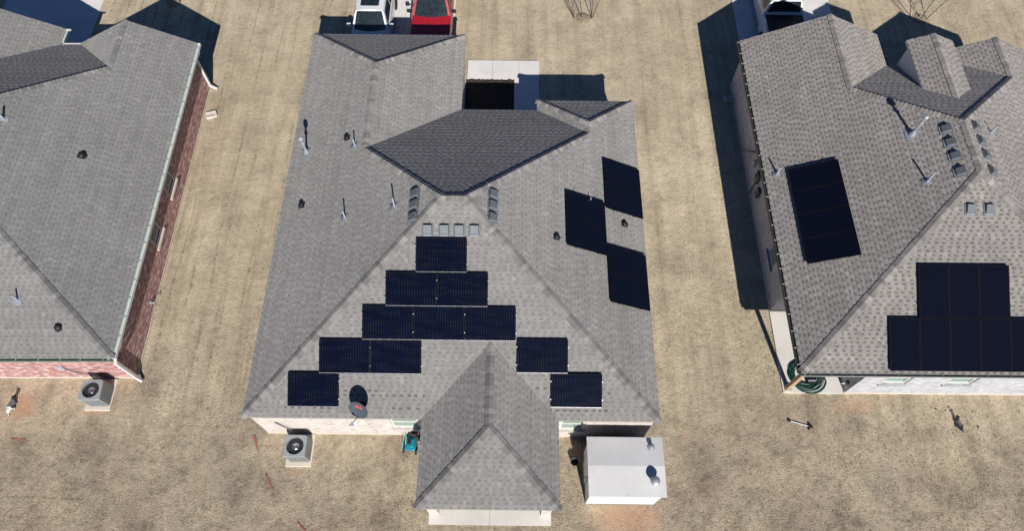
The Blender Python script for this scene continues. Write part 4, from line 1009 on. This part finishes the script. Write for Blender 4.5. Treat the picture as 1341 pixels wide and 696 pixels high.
def car(name, label, cat, loc, paint, hw, zt_hood, y_front, y_cowl, y_rooff, y_roofr, y_rear, zroof, deck_rear, ytail, bed=None, sunroof=None, rz=0, fender_black=False):
    """front at -y.  y stations are metres along the car"""
    r = thing(name, label, cat, loc, rz)
    zb = .30; m = MB()
    st = [(y_front, hw * .80, zb + .12, zt_hood - .22), (y_front + .06, hw * .90, zb + .02, zt_hood - .10), (y_front + .22, hw * .97, zb, zt_hood - .045), (y_front + .6, hw, zb, zt_hood - .01), (y_cowl - .12, hw, zb, zt_hood + .04), (y_cowl, hw, zb, zt_hood + .06)]
    belt = zt_hood + .06
    if bed: st += [(bed[0], hw, zb, belt + .02)]
    else: st += [((y_cowl + y_rear) / 2, hw * 1.005, zb, belt + .02), (y_rear, hw, zb, deck_rear), (ytail - .1, hw * .97, zb, deck_rear - .03), (ytail, hw * .88, zb + .1, deck_rear - .2)]
    loft(m, [body_ring(*s) for s in st], paint)
    bo = m.build('body', r, smooth=32)
    # greenhouse
    wb, wt = hw - .07, hw - .25
    m = MB()
    def gring(y, w, z, zbot, wbot):
        h = [(wbot, zbot), (wbot - .002, zbot + .02), (w + (wbot - w) * .12, z - .11), (w - .02, z - .035), (w - .12, z), (w * .4, z + .022), (0, z + .028)]
        return [(x, y, zz) for x, zz in h] + [(-x, y, zz) for x, zz in reversed(h[:-1])]
    zc = belt - .03
    def gsec(yb0, yt0, w, z):   # sheared section so glass slopes
        return gring(0, w, z, zc, wb)
    # explicit hull
    n_roof = 5; secs = []
    def ring_sheared(yb0, yt0, ztop, wtop):
        out = []
        for (x, y, z) in gring(0, wtop, ztop, zc, wb):
            t = (z - zc) / max(1e-6, (ztop + .028 - zc)); out.append((x, yb0 + (yt0 - yb0) * t, z))
        return out
    secs = [ring_sheared(y_cowl, y_rooff, zroof, wt)]
    for k in range(1, n_roof):
        t = k / n_roof; yy = y_rooff + (y_roofr - y_rooff) * t; yb0 = y_cowl + (y_rear - y_cowl) * t
        secs.append(ring_sheared(yb0, yy, zroof + .03 * math.sin(math.pi * t), wt + .01))
    secs.append(ring_sheared(y_rear, y_roofr, zroof - .01, wt))
    loft(m, secs, paint); cab = m.build('cabin', r, smooth=32)
    # glass panes, just proud of the hull
    def front_quad(yb0, yt0, flip):
        q = [(-wb, yb0, zc), (wb, yb0, zc), (wt - .02, yt0, zroof), (-wt + .02, yt0, zroof)]
        return q
    m = MB(); q = inset_quad(front_quad(y_cowl, y_rooff, 0), .055, .055, .03, .05)
    NS = 10; L_ = []
    for i in range(NS + 1):
        t = i / NS; bow = .055 * math.sin(math.pi * t)
        lo_, hi_ = lerp(q[0], q[1], t), lerp(q[3], q[2], t)
        L_.append(((lo_[0], lo_[1] - bow * 2.6 - .012, lo_[2] + .012), (hi_[0], hi_[1] - bow * .35 - .012, hi_[2] + .012)))
    for i in range(NS): m.poly([L_[i][0], L_[i + 1][0], L_[i + 1][1], L_[i][1]], M['car_glass'])
    wsd = m.build('windshield', r, smooth=60)
    m = MB()
    for s in (-1, 1): m.tube([lerp(L_[2 if s < 0 else 6][0], L_[2 if s < 0 else 6][1], .03), lerp(L_[5 if s < 0 else 9][0], L_[5 if s < 0 else 9][1], .12)], .010, M['black'], 6)
    m.build('wiper', wsd)
    m = MB(); qb = [(wb, y_rear, zc), (-wb, y_rear, zc), (-wt + .02, y_roofr, zroof - .01), (wt - .02, y_roofr, zroof - .01)]
    qq = inset_quad(qb, .06, .06, .10, .08); quad_pane(m, qq, M['car_glass'], .014); m.build('rear_window', r)
    m0 = (y_cowl + y_rear) / 2; m1 = (y_rooff + y_roofr) / 2
    for s in (-1, 1):
        for (t0, t1) in ((.06, .48), (.52, .95)):
            def at(t, top):
                yb0 = y_cowl + (y_rear - y_cowl) * t; yt0 = y_rooff + (y_roofr - y_rooff) * t
                k = .84 if top else .10
                w_ = wb + (wt - wb) * k; z_ = zc + (zroof - zc) * k
                return (s * (w_ + .012), yb0 + (yt0 - yb0) * k, z_)
            m = MB(); q4 = [at(t0, 0), at(t1, 0), at(t1, 1), at(t0, 1)]
            m.poly(q4 if s > 0 else list(reversed(q4)), M['car_glass']); m.build('side_window', r)
    if sunroof:
        m = MB(); y0, y1, w_ = sunroof; m.box((0, (y0 + y1) / 2, zroof + .062), (w_ * 2, y1 - y0, .016), M['car_glass'], bev=.05); m.build('sunroof', r)
    for s in (-1, 1):
        m = MB(); yy = y_cowl + .22; m.box((s * (hw + .10), yy, belt + .09), (.20, .11, .15), paint if not fender_black else M['car_trim'], bev=.035); m.cyl((s * (hw - .06), yy + .03, belt + .04), (s * (hw + .05), yy, belt + .06), .025, .03, M['car_trim']); m.build('mirror', r, smooth=40)
        m = MB(); m.box((s * hw * .72, y_front + .05, zt_hood - .24), (hw * .34, .16, .15), M['lamp'], bev=.04); m.build('headlight', r, smooth=40)
    m = MB(); m.box((0, y_front - .012, zt_hood - .33), (hw * 1.0, .06, .28), M['car_trim'], bev=.02); m.box((0, y_front - .045, zt_hood - .30), (hw * .9, .012, .05), M['chrome']); m.build('grille', r)
    m = MB(); m.box((0, y_front - .03, zb + .12), (hw * 1.7, .16, .22), M['chrome'] if bed or fender_black else paint, bev=.05); m.build('bumper', r, smooth=40)
    yw1 = y_front + .80
    yw2 = (bed[1] - 1.1) if bed else ytail - .95
    for x in (-hw + .10, hw - .10):
        for yy in (yw1, yw2): wheel(r, x, yy)
    if bed:
        b0, b1 = bed; m = MB(); zt = belt - .02; t = .10
        for s in (-1, 1): m.box((s * (hw - t / 2), (b0 + b1) / 2, (zb + zt) / 2), (t, b1 - b0 - .02, zt - zb), paint, bev=.03)
        m.box((0, b1 - .04, (zb + zt) / 2 + .05), (2 * hw - .24, .08, zt - zb - .12), paint); m.box((0, b0 + .06, (zb + zt) / 2), (2 * hw - .22, .08, zt - zb - .02), paint)
        m.box((0, (b0 + b1) / 2, zb + .22), (2 * hw - .21, b1 - b0 - .14, .06), M['car_trim']); m.build('bed', r, smooth=32)
        m = MB(); m.box((0, (b0 + b1) / 2 + .02, zt - .005), (2 * hw - .235, b1 - b0 - .16, .03), M['black'], bev=.01); m.build('bed_cover', r)
        for s in (-1, 1):
            m = MB(); m.box((s * (hw - .06), b1 - .005, zt - .25), (.10, .05, .32), M['red_mark'], bev=.01); m.build('taillight', r)
    return r
car('parked_car', 'white sport utility car with a dark sunroof parked nose-in beside the red one', 'car', (2.05, 0, 0), M['car_white'], .93, .98, 18.15, 19.32, 19.96, 22.0, 22.55, 1.66, .98, 22.85, sunroof=(20.18, 21.1, .44))
car('parked_car', 'dark red pickup parked nose-in on the driveway beside the white car', 'car', (4.95, 0, 0), M['car_red'], .99, 1.10, 18.6, 20.16, 20.80, 22.3, 22.6, 1.80, 1.10, 24.6, bed=(22.65, 24.4), fender_black=True)
# the white pickup on the right-hand drive stands tail-first: turn it round
t = car('parked_car', 'white pickup with a black covered bed parked tail-first at the right house', 'car', (22.03, 41.1, 0), M['car_white'], 1.0, 1.12, 16.1, 17.5, 18.2, 20.42, 20.52, 1.85, 1.1, 22.6, bed=(20.56, 22.55), rz=math.pi, fender_black=False)

# ================================================================ SMALL THINGS IN THE YARDS
def mower():
    r = thing('lawn_mower', 'teal and black push mower standing beside the porch of the middle house', 'lawn mower', (5.42, -.28, 0), R(172))
    m = MB(); m.box((0, 0, .20), (.40, .52, .14), M['teal'], bev=.09); m.box((0, .02, .30), (.24, .32, .10), M['teal'], bev=.06); m.box((.05, -.02, .37), (.12, .2, .05), M['black'], bev=.03); m.build('deck', r, smooth=40)
    for x in (-.23, .23):
        for y, q in ((-.24, .10), (.24, .12)):
            m = MB(); m.cyl((x - .03, y, q), (x + .03, y, q), q, q, M['rubber'], 18); m.cyl((x - .034, y, q), (x + .034, y, q), q * .45, q * .45, M['teal_light'], 12); m.build('wheel', r, smooth=35)
    m = MB(); m.box((0, -.42, .30), (.36, .36, .28), M['brown'], bev=.09); m.build('grass_bag', r, smooth=40)
    m = MB()
    for x in (-.19, .19): m.tube([(x, .10, .22), (x, -.2, .55), (x * 1.0, -.34, .82)], .014, M['teal_light'] if x > 0 else M['black'])
    m.tube([(-.19, -.34, .82), (0, -.37, .85), (.19, -.34, .82)], .018, M['black']); m.tube([(.25, .3, .18), (.29, .1, .3), (.29, -.2, .34), (.25, -.3, .2)], .014, M['teal_light']); m.build('handle', r, smooth=40)
mower()
def bucket():
    r = thing('bucket', 'small black bucket on the grass left of the white shed', 'bucket', (11.33, -.88, 0))
    m = MB(); m.lathe([(.10, 0), (.135, .24), (.145, .25), (.135, .25), (.125, .24), (.095, .05), (.001, .05)], M['black'], 20); m.build('shell', r, smooth=40)
    m = MB(); m.tube([(.14 * math.cos(a_), .02 + .10 * math.sin(a_), .25 + .02 * math.sin(a_)) for a_ in [k * math.pi / 10 for k in range(11)]], .006, M['galv'], 6); m.build('handle', r)
bucket()
def hose():
    m = MB(); pts = []
    cx, cy = 20.22, 2.52
    for i in range(760):
        an = i * .12; q = random.Random(i // 52); rad = .42 + .24 * q.random() + .03 * math.sin(an * .5)
        ox, oy = (q.random() - .5) * .30, (q.random() - .5) * .26
        tx, ty, tr = cx + ox, cy + oy, rad
        if pts: px_, py_, pr_ = st_; st_ = (px_ + (tx - px_) * .06, py_ + (ty - py_) * .06, pr_ + (tr - pr_) * .06)
        else: st_ = (tx, ty, tr)
        pts.append((st_[0] + st_[2] * math.cos(an) * 1.02, st_[1] + st_[2] * math.sin(an) * .95, .078 + .0011 * (i % 130) * .55))
    m.tube(pts, .017, M['hose'], 6); tag(m.build('garden_hose', smooth=60), 'green garden hose lying in loose coils on the patio corner of the right house', 'hose')
    r = thing('hose_pot', 'small black box with pale rim lying inside the coiled green hose', 'box', (20.42, 2.28, .06), .02)
    m = MB(); m.box((0, 0, .08), (.36, .17, .16), M['black'], bev=.04); m.build('case', r, smooth=40)
    m = MB(); m.box((0, -.02, .165), (.30, .045, .02), M['pvc'], bev=.008); m.build('handle', r)
hose()
def pole():
    r = thing('garden_pole', 'thin white pole with a black crosspiece lying on the grass of the right yard', 'pole', (19.75, .65, 0), math.atan2(-.22, .76))
    m = MB(); m.cyl((-.36, 0, .035), (.30, 0, .035), .017, .017, M['white'], 10); m.build('shaft', r)
    m = MB(); m.box((.33, 0, .04), (.06, .26, .05), M['black'], bev=.012); m.box((.41, 0, .04), (.13, .05, .05), M['black'], bev=.012); m.build('crosspiece', r)
    m = MB(); m.box((-.40, 0, .04), (.10, .06, .06), M['black'], bev=.014); m.build('tip', r)
pole()
def dog(loc, rz, label, cb, cr, ch, s=1.0):
    """small dog lying on its belly, head to +y"""
    r = thing('dog', label, 'dog', loc, rz)
    bmv = [((0, -.25, .10), .085), ((0, -.15, .125), .100), ((0, -.02, .12), .088), ((0, .09, .13), .098), ((0, .17, .16), .072), ((0, .23, .215), .058), ((.01, .285, .245), .066), ((.015, .345, .225), .040), ((.02, .395, .21), .026)]
    me = bpy.data.meshes.new('body'); V = [v for v, _ in bmv]; rad = [q for _, q in bmv]; E = [(i, i + 1) for i in range(len(V) - 1)]
    def leg(root, pts, rs):
        k = root
        for p_, q in zip(pts, rs): V.append(p_); rad.append(q); E.append((k, len(V) - 1)); k = len(V) - 1
    for sx in (-1, 1):
        leg(3, [(sx * .085, .10, .07), (sx * .10, .15, .035), (sx * .095, .25, .026), (sx * .09, .30, .024)], [.045, .032, .024, .026])
        leg(1, [(sx * .11, -.14, .09), (sx * .145, -.06, .06), (sx * .15, -.15, .032), (sx * .14, -.06, .024)], [.062, .045, .028, .024])
        leg(6, [(sx * .045 + .01, .275, .285), (sx * .075 + .01, .27, .265), (sx * .085 + .01, .29, .225)], [.024, .020, .014])
    leg(0, [(.02, -.33, .06), (.07, -.41, .03), (.13, -.45, .025)], [.030, .020, .012])
    me.from_pydata([(a * s, b * s, c * s) for a, b, c in V], E, []); o = bpy.data.objects.new('body', me); C.objects.link(o)
    o.modifiers.new('skin', 'SKIN'); ss = o.modifiers.new('sub', 'SUBSURF'); ss.levels = ss.render_levels = 2
    bpy.context.view_layer.update()
    for i, d in enumerate(me.skin_vertices[0].data): d.radius = (rad[i] * s, rad[i] * s); d.use_root = (i == 0)
    dg = bpy.context.evaluated_depsgraph_get(); nm_ = bpy.data.meshes.new_from_object(o.evaluated_get(dg)); o.modifiers.clear(); o.data = nm_; nm_.name = 'body'
    nm_.materials.clear()
    for q in (cb, cr, ch): nm_.materials.append(q)
    for pg in nm_.polygons:
        x, y, z = pg.center / s; pg.use_smooth = True
        w_ = .03 * math.sin(x * 40)
        pg.material_index = 1 if y < -.12 + w_ or (z < .05 and y > .2) else (0 if y < .16 + w_ else 2)
    o.parent = r
dog((-9.62, 1.02, 0), R(-14), 'small black, grey and white dog lying beside a patch of bare red soil', M['fur_grey'], M['fur_white'], M['fur_black'], .92)
dog((25.62, .72, 0), R(12), 'small dark grey dog with a black head on the grass of the right yard', M['fur_grey'], M['fur_black'], M['fur_black'], .78)
# red marking paint
def mark(pts, w, label):
    m = MB(); L = []
    for i in range(len(pts) - 1):
        for k in range(14):
            t = k / 14; x = pts[i][0] + (pts[i + 1][0] - pts[i][0]) * t; y = pts[i][1] + (pts[i + 1][1] - pts[i][1]) * t; L.append((x, y))
    for i in range(len(L) - 1):
        if random.random() < .18: continue
        dx_, dy_ = L[i + 1][0] - L[i][0], L[i + 1][1] - L[i][1]; q = math.hypot(dx_, dy_); nx_, ny_ = -dy_ / q, dx_ / q
        a_, b_ = w * random.uniform(.4, 1.2), w * random.uniform(.4, 1.2); j = random.gauss(0, w * .35); zz = .030
        m.poly([(L[i][0] + nx_ * (j + a_), L[i][1] + ny_ * (j + a_), zz), (L[i][0] + nx_ * (j - a_), L[i][1] + ny_ * (j - a_), zz), (L[i + 1][0] + nx_ * (j - b_), L[i + 1][1] + ny_ * (j - b_), zz), (L[i + 1][0] + nx_ * (j + b_), L[i + 1][1] + ny_ * (j + b_), zz)], M['red_mark'])
    tag(m.build('paint_mark'), label, 'paint mark', 'red paint streaks on the grass')
mark([(-.40, -.02), (-.28, -.28), (-.17, -.56)], .045, 'short red paint streak nearest the left corner of the middle house')
mark([(.25, -1.38), (.44, -1.68), (.60, -1.93)], .032, 'short red paint streak in front of the air conditioner of the middle house')
mark([(1.66, -3.02), (1.80, -3.18), (2.0, -3.34)], .028, 'red paint streak at the bottom edge of the photo')
mark([(-9.3, -.26), (-9.0, -.28), (-8.75, -.29)], .040, 'faint red paint streak on the grass below the dog')
# splash blocks
def splash(loc, rz, label):
    r = thing('splash_block', label, 'splash block', loc, rz, 'splash blocks on the grass by the house walls')
    m = MB(); m.box((0, 0, .035), (.34, .50, .07), M['stone'], bev=.04, taper=.9)
    for s in (-1, 1): m.box((s * .14, 0, .085), (.06, .48, .05), M['stone'], bev=.02)
    m.box((0, .22, .085), (.22, .06, .05), M['stone'], bev=.02); m.build('trough', r, smooth=30)
splash((-5.02, 14.85, 0), R(-70), 'pale splash block on the grass beside the red brick wall')
splash((19.12, 16.12, 0), R(90), 'splash block in the shadow beside the wall of the right house')
# dark clods near the dog
for (x, y, q) in ((25.45, 1.36, .032), (25.30, 1.22, .028), (26.3, 1.2, .028), (24.95, 1.28, .03), (26.34, .62, .036), (26.0, .72, .022)):
    m = MB(); n = 9; prof = [(q * .9, 0), (q, q * .5), (q * .6, q * .95), (.001, q * 1.05)]; m.lathe(prof, M['soil'], 9, None, (x, y, 0))
    m.v = [(a + random.gauss(0, q * .16), b + random.gauss(0, q * .16), max(0, c + random.gauss(0, q * .1))) for a, b, c in m.v]
    tag(m.build('clod'), 'small dark clod lying on the grass around the dark grey dog', 'clod', 'dark clods scattered in the right yard')
# bare saplings
def sapling(loc, stems, label, pale=False, seed=1):
    r = thing('bare_sapling', label, 'sapling', loc, 0, 'bare leafless saplings in front of the houses'); rd = random.Random(seed)
    for (bx, by, tx, ty, h) in stems:
        m = MB(); pts = []
        for k in range(9):
            t = k / 8; pts.append((bx + (tx - bx) * t ** 1.15 + rd.gauss(0, .015) * t, by + (ty - by) * t ** 1.15 + rd.gauss(0, .015) * t, h * t))
        bk = M['bark_pale'] if pale and rd.random() < .5 else M['bark']
        m.tube(pts, .024, bk, 6, r1=.008)
        for k in (3, 4, 5, 6, 7):
            for q in range(2):
                a = rd.uniform(0, 6.28); L = .55 - .05 * k; b = Vector(pts[k]); tw = [b]
                for s in range(1, 5): tw.append(b + Vector((math.cos(a) * L * s / 4 * .55, math.sin(a) * L * s / 4 * .55, L * s / 4)) + Vector((rd.gauss(0, .012), rd.gauss(0, .012), 0)))
                m.tube(tw, .008, bk, 5, r1=.003)
        m.build('stem', r, smooth=60)
    m = MB(); V = []; F = []; n = 22
    for k, q in enumerate((.40, .30, .15, .02)): V += [(q * math.cos(2 * math.pi * i / n) * rd.uniform(.85, 1.1), q * math.sin(2 * math.pi * i / n) * rd.uniform(.85, 1.1) , (0.004, .03, .05, .05)[k] + rd.uniform(0, .012)) for i in range(n)]
    for k in range(3):
        for i in range(n): F.append((k * n + i, k * n + (i + 1) % n, (k + 1) * n + (i + 1) % n, (k + 1) * n + i))
    m.mesh(V, F, M['root_soil']); m.build('root_mulch', r)
sapling((12.42, 21.32, 0), [(-.46, .02, -1.25, .30, 2.1), (-.44, .04, -.85, .25, 1.9), (-.05, .02, -.42, .35, 2.1), (.44, -.02, .35, .2, 2.0), (.46, -.02, 1.05, .25, 2.1)], 'bare sapling with thin dark stems standing alone in the lawn beyond the middle house', seed=3)
sapling((29.45, 21.50, 0), [(-.5, .0, -1.5, .2, 2.1), (-.35, .05, -.9, .35, 2.0), (.0, .05, -.05, .4, 2.1), (.05, .0, .35, .3, 1.9), (.35, -.02, 1.25, .25, 2.1)], 'bare sapling with pale stems beside the shadow of the right house', pale=True, seed=9)
sapling((-8.45, 22.15, 0), [(-.3, .0, -.9, .3, 1.9), (-.1, .05, -.2, .35, 2.0), (.2, .0, .55, .3, 2.0), (.3, 0, .9, .15, 1.8)], 'bare sapling at the peak of the shadow of the red brick house', pale=True, seed=5)

# ================================================================ LIGHT, SKY, CAMERA
sd = Vector((.78, -3.80, 2.55)).normalized()
sun = bpy.data.lights.new('sun', 'SUN'); sun.energy = 5.0; sun.angle = R(.53); sun.color = (1.0, .965, .92)
so = bpy.data.objects.new('sun', sun); C.objects.link(so); so.rotation_euler = sd.to_track_quat('Z', 'Y').to_euler(); so.location = (20, -40, 40)
w = bpy.data.worlds.new('World'); scene.world = w; w.use_nodes = True; nt = w.node_tree
sky = nt.nodes.new('ShaderNodeTexSky'); sky.sky_type = 'NISHITA'; sky.sun_disc = False
sky.sun_elevation = math.asin(sd.z); sky.sun_rotation = math.atan2(sd.x, sd.y); sky.altitude = 300; sky.dust_density = .4; sky.ozone_density = 4.0
nt.links.new(mixc(nt, 1.0, sky.outputs[0], (.74, .94, 1.28), 'MULTIPLY'), nt.nodes['Background'].inputs[0]); nt.nodes['Background'].inputs[1].default_value = .037
cam = bpy.data.cameras.new('camera'); co = bpy.data.objects.new('camera', cam); C.objects.link(co); scene.camera = co
cam.sensor_width = 36; cam.lens = 36 * 932.03 / 1341; cam.clip_end = 2000; cam.clip_start = .1
rt = Vector((.9999356, .01099758, .00280247)); up = Vector((-.01105084, .88727723, .46110411)); fw = Vector((-.00258446, .46110538, -.88734162))
mw = Matrix((rt, up, -fw)).transposed().to_4x4(); mw.translation = (9.0731, -6.4154, 26.1291); co.matrix_world = mw
scene.cycles.diffuse_bounces = 1
scene.view_settings.view_transform = 'Standard'; scene.view_settings.look = 'None'; scene.view_settings.exposure = 0
